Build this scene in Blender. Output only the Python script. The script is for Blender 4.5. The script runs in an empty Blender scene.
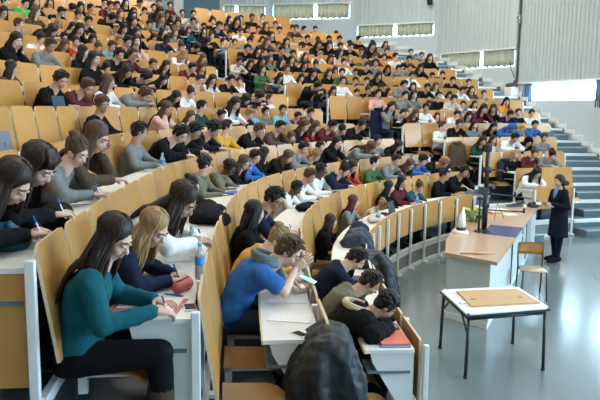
import bpy, bmesh, math, random
from mathutils import Vector, Matrix, Euler
random.seed(7)
sc = bpy.context.scene
COL = sc.collection
PI = math.pi
R_ = math.radians

# ------------------------------------------------------------------ camera
F, TH, ROLL, CH = 660.8, 0.13868, 0.01271, 2.905
HS, D = 0.338, 0.80                 # rise and depth of a tier
CX, CY, R0 = 9.1, 7.6, 8.3
RB = 34.0                            # very flat arc of the near wing          # centre of the seating arcs
SEAT = 0.64
DESK = 0.75

cam_d = bpy.data.cameras.new('camera'); cam = bpy.data.objects.new('camera', cam_d); COL.objects.link(cam)
_s, _c = math.sin(TH), math.cos(TH)
r0v, u0v, fw = Vector((1, 0, 0)), Vector((0, _s, _c)), Vector((0, _c, -_s))
rv = r0v * math.cos(ROLL) + u0v * math.sin(ROLL)
uv = u0v * math.cos(ROLL) - r0v * math.sin(ROLL)
cam.matrix_world = Matrix(((rv.x, uv.x, -fw.x, 0), (rv.y, uv.y, -fw.y, 0), (rv.z, uv.z, -fw.z, CH), (0, 0, 0, 1)))
cam_d.sensor_width = 36; cam_d.lens = F / 600 * 36; cam_d.clip_start = 0.05
sc.camera = cam

def proj(p):
    q = Vector(p) - Vector((0, 0, CH)); dep = q.dot(fw)
    if dep < 0.05: return (9999, 9999, 1)
    return (300 + F * q.dot(rv) / dep, 200 - F * q.dot(uv) / dep, dep)
def at(u, v, z):
    d = fw + rv * ((u - 300) / F) + uv * ((200 - v) / F)
    t = (z - CH) / d.z
    return Vector((d.x * t, d.y * t, z))
def aty(u, v, Y):
    d = fw + rv * ((u - 300) / F) + uv * ((200 - v) / F)
    t = Y / d.y
    return Vector((d.x * t, Y, CH + d.z * t))

# ------------------------------------------------------------------ row curves
def front(k, t):
    """point on the front line of row k at arc length t, its outward normal, tangent"""
    if t >= 0:
        R = R0 + D * k; a = PI - t / R; n = Vector((math.cos(a), math.sin(a), 0))
        return Vector((CX, CY, 0)) + n * R, n, Vector((math.sin(a), -math.cos(a), 0))
    R = RB + D * k; a = PI - t / R; n = Vector((math.cos(a), math.sin(a), 0))
    return Vector((CX - R0 + RB, CY, 0)) + n * R, n, Vector((math.sin(a), -math.cos(a), 0))
def pos(k, t, off=0, z=0):
    p, n, tg = front(k, t); q = p + n * off; q.z = z
    return q
def fl(k): return HS * (k + 1)
def find_t(k, u, off, z, lo=-7, hi=24, first=None):
    """arc lengths where row k (offset off, height z) is seen at column u"""
    out = []; N = 240; prev = None
    for i in range(N + 1):
        t = lo + (hi - lo) * i / N
        w = proj(pos(k, t, off, z))
        val = w[0] - u if w[0] < 9000 else None
        if prev is not None and val is not None and prev[1] is not None and prev[1] * val <= 0:
            a, b = prev[0], t
            for _ in range(30):
                m = (a + b) / 2
                if (proj(pos(k, m, off, z))[0] - u) * prev[1] > 0: a = m
                else: b = m
            out.append(a)
        prev = (t, val)
    return out

# ------------------------------------------------------------------ materials
MATS = {}
def mat(name, col, rough=0.5, spec=0.5, metal=0.0, noise=None, bump=None, emit=None, coat=0):
    if name in MATS: return MATS[name]
    m = bpy.data.materials.new(name); m.use_nodes = True
    nt = m.node_tree; b = nt.nodes['Principled BSDF']
    b.inputs['Base Color'].default_value = (*col, 1); b.inputs['Roughness'].default_value = rough
    b.inputs['Metallic'].default_value = metal; b.inputs['Specular IOR Level'].default_value = spec
    if coat: b.inputs['Coat Weight'].default_value = coat; b.inputs['Coat Roughness'].default_value = .15
    if noise:
        sc_, amt = noise
        tc = nt.nodes.new('ShaderNodeTexCoord'); n = nt.nodes.new('ShaderNodeTexNoise'); n.inputs['Scale'].default_value = sc_; n.inputs['Detail'].default_value = 4
        mx = nt.nodes.new('ShaderNodeMix'); mx.data_type = 'RGBA'
        mx.inputs['A'].default_value = (*[max(0, c * (1 - amt)) for c in col], 1); mx.inputs['B'].default_value = (*[min(1, c * (1 + amt)) for c in col], 1)
        nt.links.new(tc.outputs['Object'], n.inputs['Vector']); nt.links.new(n.outputs['Fac'], mx.inputs['Factor']); nt.links.new(mx.outputs['Result'], b.inputs['Base Color'])
    if bump:
        sc_, st = bump
        tc = nt.nodes.new('ShaderNodeTexCoord'); n = nt.nodes.new('ShaderNodeTexNoise'); n.inputs['Scale'].default_value = sc_; n.inputs['Detail'].default_value = 5
        bp = nt.nodes.new('ShaderNodeBump'); bp.inputs['Strength'].default_value = st; bp.inputs['Distance'].default_value = .02
        nt.links.new(tc.outputs['Object'], n.inputs['Vector']); nt.links.new(n.outputs['Fac'], bp.inputs['Height']); nt.links.new(bp.outputs['Normal'], b.inputs['Normal'])
    if emit:
        b.inputs['Emission Color'].default_value = (*emit[:3], 1); b.inputs['Emission Strength'].default_value = emit[3]
    MATS[name] = m
    return m
def wood(name, c1, c2, scale, rough=.33, coat=.25):
    m = mat(name, c1, rough, coat=coat); nt = m.node_tree; b = nt.nodes['Principled BSDF']
    tc = nt.nodes.new('ShaderNodeTexCoord'); mp = nt.nodes.new('ShaderNodeMapping'); mp.inputs['Scale'].default_value = scale
    oi = nt.nodes.new('ShaderNodeObjectInfo'); ad = nt.nodes.new('ShaderNodeVectorMath'); ad.operation = 'ADD'
    n = nt.nodes.new('ShaderNodeTexNoise'); n.inputs['Scale'].default_value = 3; n.inputs['Detail'].default_value = 6; n.inputs['Distortion'].default_value = .6
    mx = nt.nodes.new('ShaderNodeMix'); mx.data_type = 'RGBA'; mx.inputs['A'].default_value = (*c1, 1); mx.inputs['B'].default_value = (*c2, 1)
    hs = nt.nodes.new('ShaderNodeHueSaturation'); mr = nt.nodes.new('ShaderNodeMapRange')
    mr.inputs['To Min'].default_value = .86; mr.inputs['To Max'].default_value = 1.1
    nt.links.new(tc.outputs['Object'], ad.inputs[0]); nt.links.new(oi.outputs['Random'], ad.inputs[1])
    nt.links.new(ad.outputs[0], mp.inputs['Vector']); nt.links.new(mp.outputs[0], n.inputs['Vector']); nt.links.new(n.outputs['Fac'], mx.inputs['Factor'])
    nt.links.new(oi.outputs['Random'], mr.inputs['Value']); nt.links.new(mr.outputs[0], hs.inputs['Value'])
    nt.links.new(mx.outputs['Result'], hs.inputs['Color']); nt.links.new(hs.outputs[0], b.inputs['Base Color'])
    return m
M_wood = wood('plywood', (.56, .29, .078), (.43, .205, .05), (6, 6, .8))
M_seat = wood('seat_plywood', (.60, .30, .09), (.48, .23, .06), (1, 8, 8))
M_podwood = wood('podium_top', (.62, .40, .26), (.52, .32, .19), (1, 10, 10), .28)
M_board = wood('board_wood', (.55, .34, .16), (.47, .28, .12), (8, 1, 8), .5, 0)
M_post = mat('white_steel', (.74, .74, .71), .4)
M_desk = mat('white_laminate', (.74, .73, .69), .35)
M_lip = mat('desk_edge', (.62, .47, .28), .5)
M_tier = mat('tier_lino', (.11, .15, .17), .45, noise=(3, .15))
M_riser = mat('tier_riser', (.10, .16, .19), .5)
M_nose = mat('nosing', (.78, .80, .78), .5)
M_grid = mat('grey_grille', (.20, .21, .21), .6)
M_black = mat('black_metal', (.012, .012, .014), .4)
M_steel = mat('steel', (.45, .45, .46), .3, metal=.9)
M_whiteplast = mat('white_plastic', (.82, .83, .83), .35)
M_blackplast = mat('black_plastic', (.015, .015, .018), .35)
M_paper = mat('paper', (.83, .83, .82), .7)
M_screen = mat('dark_screen', (.01, .012, .018), .12)

# ------------------------------------------------------------------ mesh helpers
def finish(name, bm, mats, parent=None, smooth=True, loc=None):
    me = bpy.data.meshes.new(name); bm.normal_update(); bm.to_mesh(me); bm.free()
    if smooth:
        me.polygons.foreach_set('use_smooth', [True] * len(me.polygons))
    return link(name, me, mats, parent, loc)
def link(name, me, mats, parent=None, loc=None):
    o = bpy.data.objects.new(name, me); COL.objects.link(o)
    if mats is not None:
        for m in (mats if isinstance(mats, (list, tuple)) else [mats]): me.materials.append(m)
    if parent is not None: o.parent = parent
    if loc is not None: o.location = loc
    return o
def empty(name, loc=(0, 0, 0), rz=0):
    o = bpy.data.objects.new(name, None); COL.objects.link(o); o.location = loc; o.rotation_euler = (0, 0, rz); o.empty_display_size = .1
    return o
def tag(o, label, cat, group=None):
    o['label'] = label; o['category'] = cat
    if group: o['group'] = group
    return o
def struct(o): o['kind'] = 'structure'; return o
def box(bm, c, s, rot=None, mi=0, bev=0):
    mtx = Matrix.Translation(Vector(c))
    if rot is not None: mtx = mtx @ (rot if isinstance(rot, Matrix) else Euler(rot).to_matrix().to_4x4())
    r = bmesh.ops.create_cube(bm, size=1, matrix=mtx @ Matrix.Diagonal((*s, 1)))
    fs = set()
    for v in r['verts']: fs.update(v.link_faces)
    for f in fs: f.material_index = mi
    if bev:
        es = set(e for v in r['verts'] for e in v.link_edges)
        bmesh.ops.bevel(bm, geom=list(es), offset=bev, segments=2, affect='EDGES', profile=.5)
def frame_z(d):
    d = Vector(d).normalized(); a = Vector((0, 0, 1)) if abs(d.z) < .95 else Vector((1, 0, 0))
    x = a.cross(d).normalized(); y = d.cross(x)
    return x, y, d
def tube(bm, pts, rad, n=8, mi=0, cap=True):
    """sweep of circles along pts, rad a number or one per point"""
    pts = [Vector(p) for p in pts]
    if not isinstance(rad, (list, tuple)): rad = [rad] * len(pts)
    rings = []; x = None
    for i, p in enumerate(pts):
        d = (pts[min(i + 1, len(pts) - 1)] - pts[max(i - 1, 0)])
        if d.length < 1e-9: d = Vector((0, 0, 1))
        d.normalize()
        if x is None: x, y, _ = frame_z(d)
        else:
            x = (x - d * x.dot(d)); x = x.normalized() if x.length > 1e-6 else frame_z(d)[0]; y = d.cross(x)
        rings.append([bm.verts.new(p + (x * math.cos(2 * PI * j / n) + y * math.sin(2 * PI * j / n)) * rad[i]) for j in range(n)])
    for a, b in zip(rings, rings[1:]):
        for j in range(n):
            f = bm.faces.new((a[j], a[(j + 1) % n], b[(j + 1) % n], b[j])); f.material_index = mi
    if cap:
        f = bm.faces.new(rings[0][::-1]); f.material_index = mi
        f = bm.faces.new(rings[-1]); f.material_index = mi
def ell(bm, c, r, rot=None, mi=0, seg=16, rings=10):
    mtx = Matrix.Translation(Vector(c))
    if rot is not None: mtx = mtx @ (rot.to_4x4() if isinstance(rot, Matrix) else Euler(rot).to_matrix().to_4x4())
    rr = bmesh.ops.create_uvsphere(bm, u_segments=seg, v_segments=rings, radius=1, matrix=mtx @ Matrix.Diagonal((*r, 1)))
    for v in rr['verts']:
        for f in v.link_faces: f.material_index = mi
def capsule(bm, a, b, ra, rb, n=12, mi=0):
    a, b = Vector(a), Vector(b); d = (b - a); L = d.length; d = d.normalized() if L > 1e-6 else Vector((0, 0, 1))
    pts = []; rad = []
    for i in range(4):
        q = (i + .3) / 4 * PI / 2; pts.append(a - d * ra * math.cos(q)); rad.append(ra * math.sin(q))
    for i in range(1, 4): pts.append(a + d * L * i / 4); rad.append(ra + (rb - ra) * i / 4)
    for i in range(4):
        q = (3.7 - i) / 4 * PI / 2; pts.append(b + d * rb * math.cos(q)); rad.append(rb * math.sin(q))
    tube(bm, pts, rad, n, mi)
def loft(bm, secs, n=16, mi=0, pw=2.3):
    """secs: (centre, lateral vec, depth vec, half width, half depth)"""
    rings = []
    for c, ax, ay, w, dd in secs:
        ring = []
        for j in range(n):
            a = 2 * PI * j / n; ca, sa = math.cos(a), math.sin(a)
            px = math.copysign(abs(ca) ** (2 / pw), ca) * w; py = math.copysign(abs(sa) ** (2 / pw), sa) * dd
            ring.append(bm.verts.new(Vector(c) + ax * px + ay * py))
        rings.append(ring)
    for a, b in zip(rings, rings[1:]):
        for j in range(n):
            f = bm.faces.new((a[j], a[(j + 1) % n], b[(j + 1) % n], b[j])); f.material_index = mi
    f = bm.faces.new(rings[0][::-1]); f.material_index = mi
    f = bm.faces.new(rings[-1]); f.material_index = mi
def remesh(bm, voxel, it=3, keep=False):
    """one continuous skin over everything in bm; returns a new bmesh"""
    bmesh.ops.recalc_face_normals(bm, faces=bm.faces[:])
    me = bpy.data.meshes.new('t'); bm.to_mesh(me); bm.free()
    o = bpy.data.objects.new('t', me); COL.objects.link(o)
    m = o.modifiers.new('r', 'REMESH'); m.mode = 'VOXEL'; m.voxel_size = voxel
    s = o.modifiers.new('s', 'SMOOTH'); s.factor = .5; s.iterations = it
    dg = bpy.context.evaluated_depsgraph_get(); dg.update()
    me2 = bpy.data.meshes.new_from_object(o.evaluated_get(dg))
    bpy.data.objects.remove(o); bpy.data.meshes.remove(me)
    nb = bmesh.new(); nb.from_mesh(me2); bpy.data.meshes.remove(me2)
    return nb
def prism(bm, poly, z0, z1, mi=0):
    a = [bm.verts.new((x, y, z0)) for x, y in poly]; b = [bm.verts.new((x, y, z1)) for x, y in poly]
    fs = [bm.faces.new(a[::-1]), bm.faces.new(b)]
    for i in range(len(poly)):
        j = (i + 1) % len(poly); fs.append(bm.faces.new((a[i], a[j], b[j], b[i])))
    for f in fs: f.material_index = mi
    bmesh.ops.recalc_face_normals(bm, faces=fs)
def strip(bm, k, t0, t1, o0, o1, z0, z1, step=.31, mi=0):
    """curved bar following row k between offsets o0..o1 and heights z0..z1"""
    n = max(1, int(math.ceil((t1 - t0) / step))); rings = []
    for i in range(n + 1):
        t = t0 + (t1 - t0) * i / n
        rings.append([bm.verts.new(pos(k, t, o, z)) for o, z in ((o0, z0), (o1, z0), (o1, z1), (o0, z1))])
    fs = []
    for a, b in zip(rings, rings[1:]):
        for j in range(4): fs.append(bm.faces.new((a[j], a[(j + 1) % 4], b[(j + 1) % 4], b[j])))
    fs += [bm.faces.new(rings[0]), bm.faces.new(rings[-1][::-1])]
    for f in fs: f.material_index = mi
    bmesh.ops.recalc_face_normals(bm, faces=fs)
ORD = ['first', 'second', 'third', 'fourth', 'fifth', 'sixth', 'seventh', 'eighth', 'ninth', 'tenth', 'eleventh', 'twelfth', 'thirteenth', 'fourteenth', 'fifteenth', 'sixteenth',
       'seventeenth', 'eighteenth', 'nineteenth', 'twentieth', 'twenty-first', 'twenty-second', 'twenty-third', 'twenty-fourth', 'twenty-fifth', 'twenty-sixth', 'twenty-seventh', 'twenty-eighth', 'twenty-ninth', 'thirtieth']

# ------------------------------------------------------------------ room shell
M_wall = mat('wall_paint', (.53, .595, .62), .75, noise=(1.5, .04))
M_rib = mat('ribbed_cladding', (.53, .595, .605), .5, noise=(.8, .05))
M_teal = mat('blue_grey_wall', (.115, .205, .245), .7)
M_cream = mat('pale_wall', (.55, .55, .52), .7)
M_ceil = mat('ceiling_white', (.7, .7, .68), .8)
M_glass = mat('daylight_glass', (.8, .88, 1.0), .3, emit=(.50, .76, 1.0, 20.0))
M_cur = mat('beige_curtain', (.25, .215, .155), .85, noise=(6, .12))
M_curb = mat('blue_curtain', (.15, .20, .25), .85)
A = [(11.2, -3), (11.2, 10), (7.48, 23.3), (5.3, 26.5), (2.12, 28), (-1.4, 28.8), (-3.5, 28.8), (-5.0, 28.2), (-12, 24), (-16, 14), (-16, -3)]
HC = 10.4
def inside(p, margin=0):
    n = len(A); x, y = p[0], p[1]
    for i in range(n):
        a, b = A[i], A[(i + 1) % n]
        ex, ey = b[0] - a[0], b[1] - a[1]; L = math.hypot(ex, ey)
        if (ex * (y - a[1]) - ey * (x - a[0])) / L < margin: return False   # polygon runs anticlockwise
    return True
# floor of the podium area
mf = mat('floor_lino', (.15, .19, .185), .22, spec=.6, noise=(.9, .10), coat=.3)
bm = bmesh.new(); prism(bm, A, -.12, 0)
struct(finish('floor', bm, mf, smooth=False))
bm = bmesh.new(); prism(bm, A, HC, HC + .15)
struct(finish('ceiling', bm, M_ceil, smooth=False))
NT = 16
def t_wall(k, off, margin=.05):
    t = 2.0
    while t < 45 and inside(pos(k, t, off), margin): t += .1
    return t - .1
TW = {}
bm = bmesh.new()
for k in range(NT):
    last = k == NT - 1
    for j in range(2 if not last else 8):                # two half rings so that the wall is followed closely
        o0, o1 = (j * D / 2, (j + 1) * D / 2)
        t1 = min(t_wall(k, o0), t_wall(k, o1)); TW[(k, j)] = t1
        strip(bm, k, -10, t1 + .25, o0, o1, -.05, fl(k), .5)
struct(finish('floor.001', bm, M_tier, smooth=False))

def facet(name, P0, P1, wins=None, rib=None, mw=None, top=HC):
    """wall from P0 to P1 (left to right as seen from inside); wins=(s0,s1,zs,zt), rib=(s0,s1,z)"""
    P0, P1 = Vector((*P0, 0)), Vector((*P1, 0)); L = (P1 - P0).length; d = (P1 - P0) / L
    n = Vector((d.y, -d.x, 0))                          # towards the room
    M = Matrix(((d.x, -n.x, 0, P0.x), (d.y, -n.y, 0, P0.y), (0, 0, 1, 0), (0, 0, 0, 1)))   # x along, y away from the room
    bm = bmesh.new()
    def bx(s0, s1, z0, z1, y0=0, y1=.22, mi=0): box(bm, ((s0 + s1) / 2, (y0 + y1) / 2, (z0 + z1) / 2), (s1 - s0, y1 - y0, z1 - z0), mi=mi)
    if wins:
        s0, s1, zs, zt = wins
        bx(-.1, L + .1, 0, zs); bx(-.1, s0, zs, top); bx(s1, L + .1, zs, top); bx(s0, s1, zt, top)
    else: bx(-.1, L + .1, 0, top)
    o = finish(name, bm, [mw or M_wall], smooth=False); o.matrix_world = M; struct(o)
    if rib:
        a, b, z = rib; bm = bmesh.new(); per = .19; N = int((b - a) / per); prof = []
        for i in range(N):
            x = a + i * per
            prof += [(x, -.03), (x + per * .62, -.03), (x + per * .70, -.075), (x + per * .92, -.075)]
        prof.append((b, -.03))
        lo = [bm.verts.new((x, y, z)) for x, y in prof]; hi = [bm.verts.new((x, y, top)) for x, y in prof]
        for i in range(len(prof) - 1): bm.faces.new((lo[i], lo[i + 1], hi[i + 1], hi[i]))
        box(bm, ((a + b) / 2, -.02, z - .02), (b - a, .12, .05), mi=1)
        c = finish('ribbed_cladding', bm, [M_rib, M_nose], o, smooth=False); struct(c)
    return o, M, L
wcount = [0]
def window(M, s0, s1, zs, zt, nm, mull=None):
    wcount[0] += 1
    bm = bmesh.new(); box(bm, ((s0 + s1) / 2, .19, (zs + zt) / 2), (s1 - s0, .012, zt - zs))
    w = finish('window_%d' % wcount[0], bm, M_glass, smooth=False); w.matrix_world = M; struct(w)
    bm = bmesh.new(); fr = .05
    for z in (zs + fr / 2, zt - fr / 2): box(bm, ((s0 + s1) / 2, .16, z), (s1 - s0, .06, fr))
    for s in [s0 + fr / 2, s1 - fr / 2] + (mull or []): box(bm, (s, .16, (zs + zt) / 2), (fr, .06, zt - zs))
    f = finish('window_frame', bm, M_nose, w, smooth=False); struct(f)
    return w
def curtain(M, s0, s1, zs, zt, label, m=None, y=.06, amp=.022, per=.16, group=None):
    bm = bmesh.new(); N = int((s1 - s0) / per * 8); rows = []
    for z in (zs, zs + (zt - zs) * .5, zt):
        rows.append([bm.verts.new((s0 + (s1 - s0) * i / N, y + amp * math.sin(i / 8 * 2 * PI + .6 * math.sin(i * .37)) * (1.0 if z < zt else .6), z + (.015 * math.sin(i * .5) if z == zs else 0))) for i in range(N + 1)])
    for a, b in zip(rows, rows[1:]):
        for i in range(N): bm.faces.new((a[i], a[i + 1], b[i + 1], b[i]))
    r = bmesh.ops.solidify(bm, geom=bm.faces[:], thickness=.012)
    o = finish('curtain', bm, m or M_cur); o.matrix_world = M
    tag(o, label, 'curtain', group or 'curtains over the high windows')
    return o
def col_s(M, L, u, z):
    """position along a facet seen at column u"""
    a, b = 0.0, L
    for _ in range(40):
        m = (a + b) / 2
        if proj(M @ Vector((m, 0, z)))[0] < u: a = m
        else: b = m
    return a
# right wall, daylight windows
o, M, L = facet('wall_right', A[2], A[1], (.45, 12.6, 3.22, 3.80), (.12, 13.3, 3.86))
s_a, s_b, s_c, s_d = col_s(M, L, 522, 3.5), col_s(M, L, 530.5, 3.5), col_s(M, L, 567.5, 3.5), col_s(M, L, 595, 3.5)
window(M, .45, 12.6, 3.22, 3.80, '', [s_c] + [s_d + .45 + 2.1 * i for i in range(1, 4)])
curtain(M, s_a, s_b, 3.02, 3.84, 'blue-grey curtain gathered beside the wall box at the inner end of the bright window', M_curb, .02, .05, .09, 'blue curtains at the bright window')
curtain(M, s_d, s_d + .5, 3.02, 3.84, 'blue-grey curtain gathered at the outer end of the bright window, by the photo edge', M_curb, .02, .05, .09, 'blue curtains at the bright window')
o, M, L = facet('wall_front', A[1], A[0], (1.0, 12, 3.2, 5.6))
window(M, 1.0, 12, 3.2, 5.6, '', [2.8 + 1.83 * i for i in range(5)])
MF0 = None
def beige(name, P0, P1, u0, u1, ug, zs, zt, desc):
    o, M, L = facet(name, P0, P1, (0.15, math.hypot(P1[0] - P0[0], P1[1] - P0[1]) - .15, zs, zt), (.2, math.hypot(P1[0] - P0[0], P1[1] - P0[1]) - .08, zt + .03))
    a, b = max(.15, col_s(M, L, u0, zs)), min(L - .15, col_s(M, L, u1, zs))
    g = col_s(M, L, ug, zs)
    window(M, .15, L - .15, zs, zt, '', [g])
    curtain(M, .20, g - .06, zs + .05, zt + .02, 'beige curtain, half away from the bright window, %s' % desc)
    curtain(M, g + .09, L - .20, zs + .05, zt + .02, 'beige curtain, half towards the bright window, %s' % desc)
    return M, L
MB, LB = beige('wall_back', A[3], A[2], 437, 512, 480, 4.40, 5.04, 'lowest curtained window')
beige('wall_back.001', A[4], A[3], 357, 426, 394, 5.76, 6.28, 'second lowest curtained window')
beige('wall_back.002', A[5], A[4], 281, 346, 315, 6.56, 7.2, 'third lowest curtained window')
beige('wall_back.003', A[6], A[5], 221, 266, 236, 6.5, 7.16, 'topmost window by the teal wall')
facet('wall_back.004', A[7], A[6], None, None, M_teal)
facet('wall_left', A[8], A[7], None, None, M_cream)
facet('wall_left.001', A[9], A[8], None, None, M_cream)
facet('wall_left.002', A[10], A[9], None, None, M_cream)
facet('wall_rear', A[0], A[10], None, None, M_cream)
# seam post between the two walls and pilaster at the teal wall
bm = bmesh.new(); box(bm, (A[2][0] - .03, A[2][1] - .04, 6.9), (.05, .08, 7)); struct(finish('trim_1', bm, mat('dark_seam', (.08, .1, .1), .6), smooth=False))
bm = bmesh.new(); q = aty(179, 10, 27.6); box(bm, (q.x, q.y, 5.2), (.34, .3, 10.4)); struct(finish('trim_2', bm, M_nose, smooth=False))

# stepped white skirting along the walls
def tier_height(p):
    x, y = p[0], p[1]
    e = (math.hypot(x - CX, y - CY) - R0) if y >= CY else (math.hypot(x - (CX - R0 + RB), y - CY) - RB)
    if e < -.44: return 0
    k = math.floor(e / D); fr_ = e / D - k
    if k >= NT - 1: return fl(NT - 1)
    return fl(k) + (HS / 2 if fr_ >= .5 else 0) if k >= 0 else HS / 2
nt = 3
for (P0, P1) in ((A[2], A[1]), (A[3], A[2]), (A[4], A[3])):
    P0, P1 = Vector((*P0, 0)), Vector((*P1, 0)); L = (P1 - P0).length; d = (P1 - P0) / L; n = Vector((d.y, -d.x, 0))
    M = Matrix(((d.x, -n.x, 0, P0.x), (d.y, -n.y, 0, P0.y), (0, 0, 1, 0), (0, 0, 0, 1)))
    bm = bmesh.new(); s = 0; runs = []
    while s < L:
        hgt = tier_height(P0 + d * s + n * .05)
        if runs and abs(runs[-1][2] - hgt) < 1e-6: runs[-1][1] = s
        else: runs.append([s, s, hgt])
        s += .02
    prev = None
    for a, b, hgt in runs:
        box(bm, ((a + b + .02) / 2, -.02, hgt + .09), (b - a + .04, .04, .13))
        if prev is not None:
            lo, hi = min(prev, hgt), max(prev, hgt)
            box(bm, (a, -.02, (lo + hi) / 2 + .09), (.09, .04, hi - lo + .13))
        prev = hgt
    o = finish('baseboard_%d' % nt, bm, M_nose, smooth=False); o.matrix_world = M; struct(o); nt += 1

# ------------------------------------------------------------------ row ends
UL = [533, 516, 481, 445, 403, 371, 328, 285, 258, 245, 226, 210, 202, 198, 195, 193]     # far block, corner at the aisle
UR = [572, 571, 565, 556.5, 550, 540, 523, 493, 478, 456, 437, 397, 362, 342, 296, 290]   # far block, corner at the stairs
def far_t(k, u, z):
    r = find_t(k, u, 0, z, -7, 34)
    return max(r) if r else None
BL = []
for k in range(16):
    z = fl(k) + (.85 if k else .78)
    tl = far_t(k, UL[k], z); tr = far_t(k, UR[k], z)
    gap = 2.05 if k == 0 else (1.75 if k < 6 else 1.45)
    near = [-2.76, -3.5, -4.15, -4.42][k] if k < 4 else -5.4
    BL.append((near, tl - gap, tl, tr))
# half steps and nosings on the stairs and the aisle
bms, bmn = bmesh.new(), bmesh.new()
for k in range(16):
    near, te, tl, tr = BL[k]
    for a, b in ((te + .05, tl - .05), (tr + .12, TW[(k, 0)] + .1)):
        if b - a < .3: continue
        strip(bms, k, a, b, -.44, 0, fl(k) - HS - .02, fl(k) - HS / 2, .4)
        strip(bms, k, a, b, -.008, .0, fl(k) - HS, fl(k) - .01, .4, 1)
        strip(bms, k, a, b, -.448, -.44, fl(k) - HS, fl(k) - HS / 2 - .01, .4, 1)
        strip(bmn, k, a, b, -.02, .12, fl(k) - .06, fl(k) + .010, .4)
        strip(bmn, k, a, b, -.455, -.41, fl(k) - HS / 2 - .02, fl(k) - HS / 2 + .006, .4, 1)
    strip(bmn, k, near, te, -.012, .02, fl(k) - .05, fl(k) + .01, .4, 1)
struct(finish('floor.002', bms, [M_tier, M_riser], smooth=False))
struct(finish('trim_6', bmn, [M_nose, mat('grey_nosing', (.42, .47, .48), .5)], smooth=False))
# ------------------------------------------------------------------ benches
def panel_mesh(w, hgt, rad=.075, th=.018):
    """plywood board, upper corners rounded, slight bow; x along the row, z up from its lower edge"""
    pts = [(-w / 2, 0)]
    pts.append((w / 2, 0))
    for i in range(7): a = PI / 2 * i / 6; pts.append((w / 2 - rad + rad * math.cos(a), hgt - rad + rad * math.sin(a)))
    for i in range(7): a = PI / 2 + PI / 2 * i / 6; pts.append((-w / 2 + rad + rad * math.cos(a), hgt - rad + rad * math.sin(a)))
    bm = bmesh.new(); a = [bm.verts.new((x, -th / 2, z)) for x, z in pts]; b = [bm.verts.new((x, th / 2, z)) for x, z in pts]
    bm.faces.new(a); bm.faces.new(b[::-1])
    for i in range(len(pts)):
        j = (i + 1) % len(pts); bm.faces.new((a[j], a[i], b[i], b[j])).material_index = 1
    bmesh.ops.recalc_face_normals(bm, faces=bm.faces[:])
    me = bpy.data.meshes.new('backrest_panel'); bm.to_mesh(me); bm.free()
    me.materials.append(M_wood); me.materials.append(M_lip)
    return me
ME_panel = panel_mesh(SEAT - .062, .62)
ME_front = panel_mesh(SEAT - .045, .50, .02)
bm = bmesh.new(); box(bm, (0, 0, .395), (.045, .05, .79), bev=.006); box(bm, (0, -.02, .02), (.07, .16, .03), bev=.005)
ME_post = bpy.data.meshes.new('post'); bm.to_mesh(ME_post); bm.free(); ME_post.materials.append(M_post)
bm = bmesh.new()   # moulded plywood seat, front edge rolled down
secs = []
for i in range(9):
    q = i / 8; y = -.40 * q
    z = .02 * math.sin(q * PI * .9) - .0 - .05 * max(0, (q - .75) / .25) ** 2 * 1.0 + .03 * (1 - q) ** 3
    secs.append((y, z))
top = [[bm.verts.new((x, y, z + .012 * (abs(x) / .2) ** 2)) for x in (-.21, -.1, 0, .1, .21)] for y, z in secs]
for a, b in zip(top, top[1:]):
    for j in range(4): bm.faces.new((a[j], a[j + 1], b[j + 1], b[j]))
bmesh.ops.solidify(bm, geom=bm.faces[:], thickness=.014)
ME_seat = bpy.data.meshes.new('seat'); bm.normal_update(); bm.to_mesh(ME_seat); bm.free(); ME_seat.materials.append(M_seat)
ME_seat.polygons.foreach_set('use_smooth', [True] * len(ME_seat.polygons))
bm = bmesh.new()
box(bm, (0, -.17, -.03), (.04, .34, .03)); box(bm, (0, -.03, -.08), (.04, .05, .12))
ME_arm = bpy.data.meshes.new('seat_bracket'); bm.to_mesh(ME_arm); bm.free(); ME_arm.materials.append(M_post)
def wedge_mesh(poly=((0.02, .72), (.36, .72), (.34, .64), (.10, .24), (.02, .24))):
    bm = bmesh.new()
    a = [bm.verts.new((-.01, y, z)) for y, z in poly]; b = [bm.verts.new((.01, y, z)) for y, z in poly]
    bm.faces.new(a); bm.faces.new(b[::-1])
    for i in range(5): bm.faces.new((a[(i + 1) % 5], a[i], b[i], b[(i + 1) % 5]))
    bmesh.ops.recalc_face_normals(bm, faces=bm.faces[:])
    me = bpy.data.meshes.new('end_bracket'); bm.to_mesh(me); bm.free(); me.materials.append(M_post); return me
ME_wedge = wedge_mesh()
ME_side = wedge_mesh([(0.0, .735), (.43, .735), (.43, .55), (.30, .12), (.0, .12)]); ME_side.materials[0] = M_wood
def place(me, name, k, t, off, z, parent, tilt=0, n_on=None):
    o = bpy.data.objects.new(name, me); COL.objects.link(o)
    p, n, tg = front(k, t); q = p + n * off; q.z = z
    a = math.atan2(n.y, n.x) - PI / 2          # local +y outwards (away from the podium)
    o.parent = parent; o.location = q - parent.location; o.rotation_euler = (tilt, 0, a)
    return o
BENCH = {}
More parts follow.
